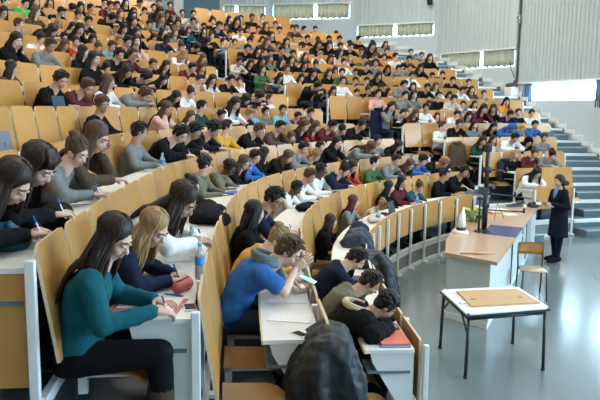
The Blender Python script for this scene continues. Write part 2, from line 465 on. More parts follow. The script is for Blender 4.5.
def bench(k, t0, t1, block, label):
    rt = empty('bench_row', pos(k, (t0 + t1) / 2, 0, fl(k))); tag(rt, label, 'bench', 'curved rows of lecture benches')
    L = t1 - t0; n = max(1, round(L / SEAT)); st = L / n
    bm = bmesh.new()
    if k < 15:
        strip(bm, k, t0, t1, .02, .40, fl(k) + DESK - .028, fl(k) + DESK, .31, 0)
        strip(bm, k, t0, t1, .40, .412, fl(k) + DESK - .03, fl(k) + DESK - .001, .31, 1)
        for v in bm.verts: v.co -= rt.location
        finish('desk_top', bm, [M_desk, M_lip], rt, smooth=False)
        bm = bmesh.new(); strip(bm, k, t0, t1, .05, .38, fl(k) + .56, fl(k) + .575, .31)
        for v in bm.verts: v.co -= rt.location
        finish('book_shelf', bm, [M_riser], rt, smooth=False)
    bm = bmesh.new(); strip(bm, k, t0, t1, -.05, -.01, fl(k), fl(k) + .07, .31)
    if k == 0:
        strip(bm, k, t0, t1, -.05, -.01, .0, .07, .31)
        strip(bm, k, t0, t1, -.05, -.01, fl(0) - .04, fl(0) + .03, .31)
    for v in bm.verts: v.co -= rt.location
    finish('foot_rail', bm, [M_post], rt, smooth=False)
    if k == 0:
        bm = bmesh.new(); strip(bm, k, t0, t1, -.03, -.02, .06, fl(0) - .03, .31)
        for v in bm.verts: v.co -= rt.location
        finish('grille', bm, [M_grid], rt, smooth=False)
    for i in range(n):
        t = t0 + st * (i + .5)
        if k == 0: place(ME_front, 'front_panel', k, t, -.03, fl(k) + .32, rt)
        else: place(ME_panel, 'backrest_panel', k, t, -.115, fl(k) + .245, rt, R_(-9))
        if k and (k <= 4 or i < 3 and block == 'far' or i > n - 4 and block == 'near'):
            s = place(ME_seat, 'seat', k, t, -.14, fl(k - 1) + .445, rt)
            b = place(ME_arm, 'seat_bracket', k, t, -.10, fl(k - 1) + .43, rt)
            b.parent = s; b.location = (0, .0, -.012); b.rotation_euler = (0, 0, 0)
    for i in range(n + 1):
        po = place(ME_post, 'post', k, t0 + st * i, -.07 if k == 0 else 0, 0 if k == 0 else fl(k), rt)
        if k == 0: po.scale = (.85, .8, 1.42)
    for t in (t0 + .03, t1 - .03):
        if k < 15 and not (block == 'far' and t < t0 + 1 and k): place(ME_side if (k > 2 and block == 'near' and t < t0 + 1) else ME_wedge, 'end_bracket', k, t, 0, fl(k), rt)
    BENCH[(k, block)] = rt
for k in range(16):
    near, te, tl, tr = BL[k]
    nm = ORD[k] + ' row from the front' if k < 15 else 'topmost row'
    bench(k, near, te, 'near', 'plywood bench, white posts, long desk, %s, near side of the aisle' % nm)
    bench(k, tl, tr, 'far', 'plywood bench, white posts, long desk, %s, between aisle and stairs' % nm)
# ------------------------------------------------------------------ people
def skin(n, c): return mat('skin_' + n, c, .5, spec=.35)
SK = {'a': skin('light', (.55, .33, .235)), 'b': skin('fair', (.62, .39, .29)), 'c': skin('olive', (.42, .24, .155)), 'z': skin('dark', (.075, .04, .026)), 'y': skin('brown', (.20, .105, .065))}
M_eye = mat('eye_white', (.75, .73, .70), .3); M_iris = mat('iris', (.02, .013, .01), .2); M_lip_ = mat('lips', (.36, .13, .11), .45); M_brow = mat('brow', (.05, .03, .02), .8)
HAIR = {}
def hairmat(n, c):
    m = mat('hair_' + n, c, .48, spec=.28); nt = m.node_tree; b = nt.nodes['Principled BSDF']
    tc = nt.nodes.new('ShaderNodeTexCoord'); mp = nt.nodes.new('ShaderNodeMapping'); mp.inputs['Scale'].default_value = (70, 70, 7)
    n_ = nt.nodes.new('ShaderNodeTexNoise'); n_.inputs['Scale'].default_value = 1; mx = nt.nodes.new('ShaderNodeMix'); mx.data_type = 'RGBA'
    mx.inputs['A'].default_value = (*[q * .55 for q in c], 1); mx.inputs['B'].default_value = (*[min(1, q * 1.5) for q in c], 1)
    bp = nt.nodes.new('ShaderNodeBump'); bp.inputs['Strength'].default_value = .5; bp.inputs['Distance'].default_value = .01
    nt.links.new(tc.outputs['Object'], mp.inputs[0]); nt.links.new(mp.outputs[0], n_.inputs['Vector']); nt.links.new(n_.outputs['Fac'], mx.inputs['Factor'])
    nt.links.new(mx.outputs['Result'], b.inputs['Base Color']); nt.links.new(n_.outputs['Fac'], bp.inputs['Height']); nt.links.new(bp.outputs[0], b.inputs['Normal'])
    HAIR[n] = m
for n, c in dict(k=(.010, .008, .008), d=(.024, .012, .008), b=(.075, .038, .020), l=(.28, .165, .075), r=(.085, .018, .015), u=(.03, .10, .26), y=(.55, .38, .10), q=(.02, .02, .022)).items(): hairmat(n, c)
HN = dict(k='black', d='dark brown', b='brown', l='blond', r='reddish', u='blue', y='yellow', q='black')
def cloth(n, c): return mat('cloth_' + n, c, .9, spec=.12, noise=(9, .16), bump=(16, .35))
CL = {k: cloth(n, c) for k, (n, c) in dict(k=('black', (.0065, .0065, .008)), n=('navy', (.010, .015, .034)), b=('blue', (.03, .12, .36)), g=('grey', (.17, .18, .175)), w=('white', (.66, .66, .64)), r=('red', (.42, .04, .025)),
      m=('maroon', (.09, .018, .022)), e=('green', (.05, .115, .05)), t=('teal', (.008, .085, .105)), y=('mustard', (.52, .29, .045)), o=('orange', (.62, .24, .045)), p=('pink', (.60, .36, .32)),
      c=('cream', (.52, .46, .36)), x=('brown', (.075, .052, .035)), l=('light blue', (.16, .38, .48)), j=('bright green', (.05, .50, .10)), h=('olive', (.15, .15, .11)), a=('denim', (.02, .03, .05)), s=('dark green', (.015, .05, .04))).items()}
CN = dict(k='black', n='navy', b='blue', g='grey', w='white', r='red', m='maroon', e='green', t='teal', y='mustard', o='orange', p='pink', c='cream', x='brown', l='light blue', j='bright green', h='olive', s='dark green')

from mathutils import noise as mnoise
def RX(a): return Matrix.Rotation(a, 3, 'X')
def head_frame(ps):
    """neck base, head centre and head rotation of a pose (local x forward, y left, z up)"""
    lam = ps['lean']; hip = ps.get('hip', Vector((0, 0, .56))); L = .47
    bend = lam + ps.get('hunch', .18)
    mid = hip + Vector((math.sin(lam * .7) * L * .5, 0, math.cos(lam * .7) * L * .5))
    nb = mid + Vector((math.sin(bend) * L * .5, 0, math.cos(bend) * L * .5))
    nb.y += ps.get('side', 0)
    na = bend + ps['pitch'] * .45
    hc = nb + Vector((math.sin(na) * .175, ps.get('side', 0) * .3, math.cos(na) * .175))
    rot = Matrix.Rotation(ps.get('yaw', 0), 3, 'Z') @ Matrix.Rotation(ps['pitch'], 3, 'Y') @ RX(ps.get('roll', 0))
    return hip, mid, nb, hc, rot
HSC = .94
def add_hand(bm, wrist, d, nrm, curl, mi=0, spread=.12, thumb=1):
    """five fingered hand: wrist point, direction, palm normal (palm side), curl of the fingers, thumb side"""
    d = Vector(d).normalized(); nrm = Vector(nrm); nrm = (nrm - d * nrm.dot(d)).normalized(); sd = d.cross(nrm) * thumb
    w = Vector(wrist)
    loft(bm, [(w - d * .01, sd, nrm, .026, .019), (w + d * .03, sd, nrm, .034, .017), (w + d * .07, sd, nrm, .040, .014), (w + d * .088, sd, nrm, .038, .011)], 12, mi)
    for i, (o, L) in enumerate(((.029, .070), (.010, .080), (-.010, .075), (-.029, .058))):
        p = w + d * .078 + sd * o; q = d * 1 + sd * o * spread * 10; q.normalize(); pts = [p]; a = 0
        for j, f in enumerate((.45, .30, .25)):
            a += curl * (.75, 1.0, .8)[j]
            pts.append(pts[-1] + (q * math.cos(a) + nrm * math.sin(a)) * L * f)
        tube(bm, pts, [.0095, .009, .008, .006], 7, mi)
    p = w + d * .02 + sd * .026
    q1 = (d * .55 + sd * .75 + nrm * .35).normalized(); q2 = (d * .9 + sd * .25 + nrm * (.3 + curl * .4)).normalized()
    tube(bm, [p, p + q1 * .035, p + q1 * .035 + q2 * .03, p + q1 * .035 + q2 * .052], [.014, .0125, .0105, .007], 7, mi)
def arms(ps):
    hip, mid, nb, hc, rot = head_frame(ps)
    up = (nb - mid).normalized(); sw = ps.get('sw', .175)
    out = []
    for sgn, key in ((-1, 'R'), (1, 'L')):
        sh = nb - up * .055 + Vector((0, sgn * sw, 0)) + Vector((.01, 0, 0))
        a = ps[key]; el = Vector(a[0]); wr = Vector(a[1])
        if len(a) > 5 and a[5] == 'head': wr = hc + rot @ Vector(a[1])
        out.append((sgn, sh, el, wr, a[2], a[3], a[4]))
    return out
def legs(ps):
    sp = ps.get('legs')
    if sp: return sp
    return [(Vector((.02, s * .09, .54)), Vector((.42, s * .13, .53)), Vector((.40, s * .12, .09))) for s in (-1, 1)]
def torso_secs(ps, g=0.0, low=True):
    hip, mid, nb, hc, rot = head_frame(ps); sw = ps.get('sw', .175); f = ps.get('fat', 1.0)
    up1 = (mid - hip).normalized(); up2 = (nb - mid).normalized(); Y = Vector((0, 1, 0))
    d1 = Y.cross(up1); d2 = Y.cross(up2); dm = ((d1 + d2) / 2).normalized()
    b = lambda w: w + g
    S = [(hip - up1 * .07, Y, d1, b(.15 * f), b(.105 * f)), (hip + up1 * .03, Y, d1, b(.165 * f), b(.115 * f)), (hip * .5 + mid * .5, Y, d1, b(.142 * f), b(.10 * f)), (mid, Y, dm, b(.147 * f), b(.105 * f)),
         (mid * .5 + nb * .5, Y, d2, b(.165 * f), b(.115 * f)), (nb - up2 * .085, Y, d2, b(sw + .005), b(.095)), (nb - up2 * .035, Y, d2, b(sw * .82), b(.07)), (nb + up2 * .0, Y, d2, b(.085), b(.058)), (nb + up2 * .022, Y, d2, b(.062), b(.052))]
    return S
def body_mesh(ps, voxel=.011, sleeve=1.0, female=False):
    hip, mid, nb, hc, rot = head_frame(ps)
    bm = bmesh.new(); H = lambda x, y, z: hc + rot @ (Vector((x, y, z)) * HSC)
    loft(bm, torso_secs(ps, -.012))
    # head: skull, face, jaw, chin, cheeks, nose, ears, brow
    ell(bm, H(-.012, 0, .03), (.094 * HSC, .076 * HSC, .098 * HSC), rot); ell(bm, H(.022, 0, -.035), (.068 * HSC, .059 * HSC, .082 * HSC), rot)
    ell(bm, H(.045, 0, -.092), (.030, .028, .024), rot); ell(bm, H(.010, 0, -.075), (.05, .052, .035), rot)
    for s in (-1, 1):
        ell(bm, H(.058, s * .036, -.03), (.026, .022, .026), rot); ell(bm, H(-.008, s * .077, -.012), (.018, .010, .031), rot, seg=10, rings=8)
    capsule(bm, H(.082, 0, .012), H(.104, 0, -.026), .009, .0145, 10); ell(bm, H(.072, 0, .032), (.018, .050, .012), rot); ell(bm, H(.074, 0, -.06), (.016, .026, .018), rot)
    nk = .050 if female else .058
    capsule(bm, nb - Vector((.01, 0, .05)), H(-.018, 0, -.06), nk + .008, nk, 14)
    for sgn, sh, el, wr, hd, nr, cu in arms(ps):
        capsule(bm, sh, el, .047, .036, 12); capsule(bm, el, wr, .038, .024, 12)
    for hp, kn, an in legs(ps):
        capsule(bm, hp, kn, .082, .058, 14); capsule(bm, kn, an, .055, .038, 12); capsule(bm, an + Vector((-.03, 0, -.045)), an + Vector((.17, 0, -.055)), .04, .032, 10)
    nb_ = remesh(bm, voxel, 3)
    for f in nb_.faces: f.smooth = True
    for sgn, sh, el, wr, hd, nr, cu in arms(ps):
        d = Vector(hd) if not isinstance(hd, str) else (wr - el).normalized()
        if isinstance(hd, str) and hd == 'head': d = rot @ Vector((.25, -sgn * .1, 1)); nr = rot @ Vector((0, -sgn, -.2))
        add_hand(nb_, wr, d, nr, cu, 0, thumb=(1 if sgn > 0 else -1) * (1 if Vector(nr).z < .3 else -1) * -1)
    for s in (-1, 1):
        ell(nb_, H(.080, s * .031, .008), (.0125, .0145, .0115), rot, 2, 10, 8); ell(nb_, H(.0885, s * .031, .006), (.0058, .0065, .0068), rot, 3, 8, 6)
        if ps['pitch'] > .35: ell(nb_, H(.082, s * .031, .0105), (.0125, .0155, .0095), rot, 0, 10, 8)      # lids lowered while reading
        tube(nb_, [H(.090, s * .014, .030), H(.091, s * .030, .036), H(.080, s * .052, .031)], [.0045, .005, .003], 6, 5)
    ell(nb_, H(.0885, 0, -.056), (.0075, .021, .0055), rot, 4, 10, 6); ell(nb_, H(.086, 0, -.066), (.008, .018, .006), rot, 4, 10, 6)
    me = bpy.data.meshes.new('person'); nb_.to_mesh(me); nb_.free()
    me.polygons.foreach_set('use_smooth', [True] * len(me.polygons))
    return me
def top_mesh(ps, voxel=.013, tee=False, thick=.012, hood=False, collar=False, skirt=0.0, vest=False):
    hip, mid, nb, hc, rot = head_frame(ps)
    bm = bmesh.new(); loft(bm, torso_secs(ps, thick * .6))
    for sgn, sh, el, wr, hd, nr, cu in arms(ps):
        if tee:
            e = sh + (el - sh) * .62; capsule(bm, sh, e, .058 + thick, .058 + thick * .8, 12)
        else:
            w = el + (wr - el) * .93
            capsule(bm, sh, el, .052 + thick, .044 + thick, 12); capsule(bm, el, w, .044 + thick, .030 + thick, 12)
        ell(bm, sh + Vector((0, -sgn * .015, 0)), (.062 + thick, .06 + thick, .06 + thick))
        # folds at the inner elbow
        if not tee:
            for q in (-.05, .0, .05):
                d = (wr - el).normalized(); c = el + d * q if q > 0 else el + (sh - el).normalized() * -q
                ell(bm, c + Vector((0, 0, .006)), (.048 + thick * .8,) * 3)
    up = (nb - mid).normalized()
    if collar or hood:
        for i in range(14):
            a = 2 * PI * i / 14; r = .068 if collar else .085
            ell(bm, nb + Vector((math.cos(a) * r - .012, math.sin(a) * r, .012 - .02 * math.cos(a))), (.022, .022, .024))
    if hood:
        for i in range(9):
            a = PI / 2 + PI * i / 8; q = nb - up * .04 + Vector((math.cos(a) * .10 - .03, math.sin(a) * .12, .035)); ell(bm, q, (.05, .05, .055))
        ell(bm, nb + Vector((-.11, 0, -.05)), (.06, .10, .08))
    nb_ = remesh(bm, voxel, 3)
    for v in nb_.verts: v.co += v.normal * (.007 * mnoise.noise(v.co * 11) + .004 * mnoise.noise(Vector((v.co.x * 34, v.co.y * 20, v.co.z * 26)))) * (2.2 if thick > .02 else 1)
    me = bpy.data.meshes.new('top'); nb_.to_mesh(me); nb_.free()
    me.polygons.foreach_set('use_smooth', [True] * len(me.polygons)); return me
def trouser_mesh(ps, voxel=.014):
    bm = bmesh.new()
    for hp, kn, an in legs(ps):
        capsule(bm, hp, kn, .098, .074, 14); capsule(bm, kn, an + Vector((0, 0, .02)), .072, .055, 14)
    h = head_frame(ps)[0]; loft(bm, [(h + Vector((-.02, 0, -.10)), Vector((0, 1, 0)), Vector((1, 0, 0)), .17, .12), (h + Vector((-.01, 0, .0)), Vector((0, 1, 0)), Vector((1, 0, 0)), .178, .128), (h + Vector((0, 0, .04)), Vector((0, 1, 0)), Vector((1, 0, 0)), .165, .12)], 16)
    b = remesh(bm, voxel, 3); me = bpy.data.meshes.new('trousers'); b.to_mesh(me); b.free()
    me.polygons.foreach_set('use_smooth', [True] * len(me.polygons)); return me
def shoe_mesh(ps, long=False):
    bm = bmesh.new()
    for hp, kn, an in legs(ps):
        capsule(bm, an + Vector((-.045, 0, -.045)), an + Vector((.15, 0, -.05)), .048, .04, 12); ell(bm, an + Vector((-.02, 0, 0)), (.058, .055, .07))
        if long: capsule(bm, an + Vector((-.01, 0, 0)), an + (kn - an) * .55, .062, .066, 12)
        box(bm, an + Vector((.05, 0, -.083)), (.25, .085, .016))
    b = remesh(bm, .011, 2); me = bpy.data.meshes.new('shoes'); b.to_mesh(me); b.free()
    me.polygons.foreach_set('use_smooth', [True] * len(me.polygons)); return me
def hair_mesh(ps, style, seed=1):
    rnd = random.Random(seed); hip, mid, nb, hc, rot = head_frame(ps); bm = bmesh.new()
    H = lambda x, y, z: hc + rot @ (Vector((x, y, z)) * HSC)
    c0 = Vector((-.024, 0, .042)); rr = Vector((.100, .087, .097))
    if style == 'short': rr = Vector((.098, .083, .097))
    ell(bm, H(*c0), rr * HSC, rot, seg=24, rings=16)
    if style in ('short', 'curly'):
        ell(bm, H(-.05, 0, -.01), Vector((.062, .072, .07)) * HSC, rot)
        for s in (-1, 1): ell(bm, H(.010, s * .072, .012), Vector((.028, .010, .035)) * HSC, rot)
        n = 90 if style == 'short' else 130
        for i in range(n):
            a = rnd.uniform(0, 2 * PI); q = rnd.uniform(-.25, 1.35); x, y, z = math.cos(a) * math.cos(q), math.sin(a) * math.cos(q), math.sin(q)
            if x > .35 and z < .45: continue
            p = c0 + Vector((x * rr.x, y * rr.y, z * rr.y * 1.05)) * .97
            if style == 'short':
                dirr = Vector((.8 + .3 * rnd.random(), y * .6 + rnd.uniform(-.4, .4), .25 - .9 * (1 - z))).normalized()
                tube(bm, [H(*p), H(*(p + dirr * .02 + Vector((x, y, z)) * .012)), H(*(p + dirr * .045 + Vector((x, y, z)) * .006))], [.013, .010, .003], 5)
            else:
                s = rnd.uniform(.016, .028); ell(bm, H(*(p * 1.03)), (s, s, s * .85), seg=8, rings=6)
    elif style in ('bun', 'tail'):
        for i in range(60):
            a = rnd.uniform(0, 2 * PI); q = rnd.uniform(-.1, 1.3); x, y, z = math.cos(a) * math.cos(q), math.sin(a) * math.cos(q), math.sin(q)
            if x > .45 and z < .45: continue
            pts = []
            for j in range(4):
                f = j / 3; v = Vector((x, y, z)) * (1 - f) + Vector((-.95, 0, .35)) * f; v.normalize()
                pts.append(H(*(c0 + Vector((v.x * rr.x, v.y * rr.y, v.z * rr.z)) * 1.015)))
            tube(bm, pts, [.007, .009, .009, .006], 5)
        ell(bm, H(-.045, 0, -.02), Vector((.055, .066, .06)) * HSC, rot)
        for s in (-1, 1): tube(bm, [H(.045, s * .070, .05), H(.05, s * .078, .0), H(.045, s * .074, -.04)], [.006, .007, .003], 5)
        if style == 'bun':
            ell(bm, H(-.085, 0, .115), (.042, .046, .040))
            for i in range(10):
                a = 2 * PI * i / 10; tube(bm, [H(-.085 + .03 * math.cos(a), .03 * math.sin(a), .14), H(-.085 + .048 * math.cos(a), .048 * math.sin(a), .115), H(-.085 + .03 * math.cos(a + .6), .03 * math.sin(a + .6), .085)], [.008, .01, .006], 5)
        else:
            p = H(-.125, 0, .06); back = (nb - mid).normalized()
            for i in range(14):
                o = Vector((rnd.uniform(-.015, .01), rnd.uniform(-.022, .022), rnd.uniform(-.01, .01)))
                tube(bm, [H(-.10, 0, .065) + o, p + o, p + Vector((-.035, 0, -.06)) + o * 1.3, p + Vector((-.03, rnd.uniform(-.02, .02), -.15)) + o * 1.4, p + Vector((-.015, rnd.uniform(-.03, .03), -.24)) + o], [.012, .015, .015, .012, .003], 6)
    elif style in ('long', 'fringe', 'bob'):
        L = .27 if style != 'bob' else .10
        up = (nb - mid).normalized(); backd = Vector((-up.z, 0, up.x)); hang = Vector((0, 0, -1))
        for i in range(130):
            a = rnd.uniform(.88, PI) * rnd.choice((-1, 1)); sgn = 1 if a > 0 else -1
            back = abs(a) > 1.95; low = .75 if back else .12
            pts = []
            for j in range(6):      # from the parting over the side of the skull
                f = j / 5; q = (1 - f) * 1.40 - f * low; cx, cy = math.cos(a), math.sin(a)
                k_ = rnd.uniform(.99, 1.035); sq = 1.0 if math.sin(q) > -.3 else .86
                pts.append(H(*(c0 + Vector((cx * math.cos(q) * rr.x * sq + (.0 if back else -.012 * f), cy * math.cos(q) * rr.y * 1.01 * sq, math.sin(q) * rr.z)) * k_)))
            e = pts[-1]; loc = rot.inverted() @ (e - hc); ln = L * rnd.uniform(.65, 1.1); wob = rnd.uniform(-.018, .018)
            if back:                # the rest follows neck and back
                yy = max(-.13, min(.13, loc.y * 1.25)) + wob
                n1 = nb + backd * .062 + up * .03 + Vector((0, yy * .8, 0))
                pts += [e * .5 + n1 * .5 + backd * .012, n1]
                for j in (1, 2, 3): pts.append(n1 - up * ln * .34 * j + backd * (.040 + .012 * j * (1 if j < 3 else .6)) + Vector((0, yy * .15 * j + wob * .4 * j, 0)))
            else:                   # side hair hangs down over the shoulder
                for j in (1, 2, 3, 4, 5): pts.append(e + Vector((-.016 * j + .008 * math.sin(j + i), sgn * (.012 * min(j, 3)) + wob * .2 * j, -ln * .19 * j)))
            n = len(pts); tube(bm, pts, [.0085 + .004 * math.sin(PI * min(1, (j + 1) / n)) if j < n - 1 else .002 for j in range(n)], 5)
        for s_ in (-1, 1) if style != 'bob' else (): capsule(bm, H(-.05, s_ * .03, -.02), nb + backd * .05 + Vector((0, s_ * .045, .0)), .05, .045, 10)
        ell(bm, H(-.05, 0, -.03), Vector((.06, .078, .09)) * HSC, rot)
        if style == 'fringe':
            for i in range(16):
                y = -.062 + .124 * i / 15; tube(bm, [H(.0, y * .7, .136), H(.066, y * .95, .096), H(.086 - abs(y) * .35, y * 1.0, .048)], [.010, .010, .004], 5)
    elif style == 'hood':
        for i in range(16):
            a = PI * i / 15; tube(bm, [H(.055, .085 * math.cos(a), .035 + .10 * math.sin(a)), H(-.03, .098 * math.cos(a), .035 + .112 * math.sin(a)), H(-.10, .07 * math.cos(a), .02 + .07 * math.sin(a))], [.018, .022, .02], 6)
        for s in (-1, 1): tube(bm, [H(.05, s * .085, .03), H(.04, s * .088, -.05), H(.03, s * .06, -.13)], [.018, .02, .018], 6)
        ell(bm, nb + Vector((-.02, 0, .03)), (.10, .12, .07)); ell(bm, H(-.06, 0, -.03), Vector((.07, .085, .09)) * HSC, rot)
    me = bpy.data.meshes.new('hair'); bm.to_mesh(me); bm.free()
    me.polygons.foreach_set('use_smooth', [True] * len(me.polygons)); return me
def glasses_mesh(ps):
    hip, mid, nb, hc, rot = head_frame(ps); H = lambda x, y, z: hc + rot @ (Vector((x, y, z)) * HSC); bm = bmesh.new()
    for s in (-1, 1):
        pts = [H(.103 - .25 * abs(.033 + .022 * math.cos(a) - .033) * 1, s * (.033 + .023 * math.cos(a)), .004 + .018 * math.sin(a)) for a in [2 * PI * i / 12 for i in range(13)]]
        tube(bm, pts, .0028, 5); tube(bm, [H(.097, s * .056, .010), H(.04, s * .080, .012), H(-.01, s * .082, .005)], .0028, 5)
    tube(bm, [H(.106, -.011, .008), H(.108, 0, .011), H(.106, .011, .008)], .0028, 5)
    me = bpy.data.meshes.new('glasses'); bm.to_mesh(me); bm.free(); return me

ZF = .79
dn = Vector((0, 0, -1))
POSE = {
 'w': dict(lean=R_(20), pitch=R_(33), yaw=R_(-22), R=[(.27, -.27, ZF), (.43, -.10, ZF), (.8, .5, -.05), dn, .55], L=[(.27, .28, ZF), (.43, .09, ZF - .005), (.75, -.65, 0), dn, .22]),
 'v': dict(lean=R_(30), pitch=R_(42), yaw=R_(-12), roll=R_(4), R=[(.32, -.26, ZF), (.47, -.06, ZF), (.7, .6, -.05), dn, .55], L=[(.30, .30, ZF), (.47, .10, ZF - .005), (.6, -.75, 0), dn, .22]),
 'u': dict(lean=R_(5), pitch=R_(12), yaw=R_(-12), R=[(.16, -.28, .80), (.36, -.10, ZF), (.8, .5, 0), dn, .3], L=[(.16, .28, .80), (.37, .10, ZF), (.8, -.5, 0), dn, .3]),
 't': dict(lean=R_(7), pitch=R_(10), yaw=R_(34), R=[(.18, -.27, .80), (.38, -.08, ZF), (.8, .5, 0), dn, .3], L=[(.18, .28, .80), (.38, .12, ZF), (.8, -.5, 0), dn, .3]),
 's': dict(lean=R_(9), pitch=R_(16), yaw=R_(-34), R=[(.18, -.27, .80), (.38, -.08, ZF), (.8, .5, 0), dn, .3], L=[(.18, .28, .80), (.38, .12, ZF), (.8, -.5, 0), dn, .3]),
 'h': dict(lean=R_(18), pitch=R_(22), yaw=R_(-20), roll=R_(7), R=[(.36, -.22, ZF), (.045, -.085, -.10), 'head', None, .35, 'head'], L=[(.27, .28, ZF), (.43, .08, ZF - .005), (.75, -.65, 0), dn, .22]),
 'i': dict(lean=R_(22), pitch=R_(30), yaw=R_(-14), roll=R_(-7), L=[(.36, .22, ZF), (.045, .085, -.10), 'head', None, .35, 'head'], R=[(.29, -.27, ZF), (.45, -.08, ZF), (.8, .5, -.05), dn, .55]),
 'f': dict(lean=R_(44), pitch=R_(50), yaw=R_(14), roll=R_(14), R=[(.40, -.30, ZF), (.56, -.05, ZF), (.3, .95, 0), dn, .25], L=[(.40, .30, ZF + .01), (.58, .06, ZF + .02), (.3, -.95, 0), dn, .25]),
}
PW = dict(w='bent over the desk writing', v='hunched low over a paper', u='sitting upright', t='turning towards the stairs', s='turning towards the near wing', h='resting the head on one hand', i='leaning on the left hand', f='slumped on the desk')
STY = dict(s='short', c='curly', m='bun', p='tail', l='long', f='fringe', o='hood')
CACHE = {}
def cached(key, fn):
    if key not in CACHE: CACHE[key] = fn()
    return CACHE[key]
M_tr = CL['a']
def fit_slots(o, mats_):
    for i, m in enumerate(mats_):
        if len(o.data.materials) <= i: o.data.materials.append(None)
    for i, m in enumerate(mats_): o.material_slots[i].link = 'OBJECT'; o.material_slots[i].material = m
def person(pose, style, hair, top, skin_='a', ps=None, key=None, tee=False, hood=False, collar=False, glasses=False, near=False, trous='a', vox=None, boots=False, loc=(0, 0, 0), rz=0, scale=1.0, thick=.012, seed=1):
    ps = ps or POSE[pose]; key = key or pose; v1 = vox or (.0085 if near else .012)
    kb = (key, 'b', v1)
    def mkb():
        me = body_mesh(ps, v1)
        for p in me.polygons:
            if p.material_index == 0 and p.center.z < .665 and not ps.get('stand'): p.material_index = 1
        return me
    o = link('person', cached(kb, mkb), None); fit_slots(o, [SK[skin_], CL[trous], M_eye, M_iris, M_lip_, M_brow if hair != 'l' else HAIR['b']])
    o.location = loc; o.rotation_euler = (0, 0, rz); o.scale = (scale,) * 3
    def child(nm, kk, fn, m):
        c = link(nm, cached(kk, fn), None, o); fit_slots(c, [m]); return c
    st = STY[style]
    if style == 'o': child('hood', (key, 'h', st), lambda: hair_mesh(ps, st), CL[top])
    child('hair', (key, 'h', 'short' if style == 'o' else st, seed), lambda: hair_mesh(ps, 'short' if style == 'o' else st, seed), HAIR[hair]) if style != 'o' else None
    child('top', (key, 't', tee, hood, collar, thick), lambda: top_mesh(ps, .0115 if near else .014, tee, thick, hood, collar), CL[top])
    if glasses: child('glasses', (key, 'g'), lambda: glasses_mesh(ps), M_blackplast)
    if near:
        child('trousers', (key, 'tr'), lambda: trouser_mesh(ps), CL[trous]); child('shoes', (key, 'sh', boots), lambda: shoe_mesh(ps, boots), CL['k'] if not boots else CL['x'])
    return o
TAKEN = {}
def seat_pose(k, u, v, ps, off=.62, forced=None):
    """rows are tried in turn; the one whose seated figure fits the head best wins"""
    hip, mid, nb, hc, rot = head_frame(ps); best = None
    for kk in ([forced] if forced is not None else range(15)):
        oh = off - hc.x
        for t in find_t(kk, u, oh, fl(kk) + hc.z, -5.2, 33):
            w = proj(pos(kk, t, oh, fl(kk) + hc.z)); zz = fl(kk) + hc.z + (w[1] - v) * w[2] / F
            s = (zz - fl(kk)) / hc.z
            c = abs(math.log(max(s, .2)))
            near, te, tl, tr = BL[kk]
            if t < near or t > tr: c += .5
            if te < t < tl: c += .07
            for q in TAKEN.get(kk, ()): c += .45 * max(0, .46 - abs(q - t))
            if best is None or c < best[0]: best = (c, kk, t, s)
    if best is None or best[0] > .17:       # no exact sight line: the seat that comes closest
        for kk in ([forced] if forced is not None else range(4)):
            near, te, tl, tr = BL[kk]; t = near + .2
            while t < te:
                w = proj(pos(kk, t, off - hc.x, fl(kk) + hc.z)); s = (fl(kk) + hc.z + (w[1] - v) * w[2] / F - fl(kk)) / hc.z
                c = abs(math.log(max(s, .2))) + abs(w[0] - u) / 90
                if best is None or c < best[0]: best = (c, kk, t, s)
                t += .05
    return best
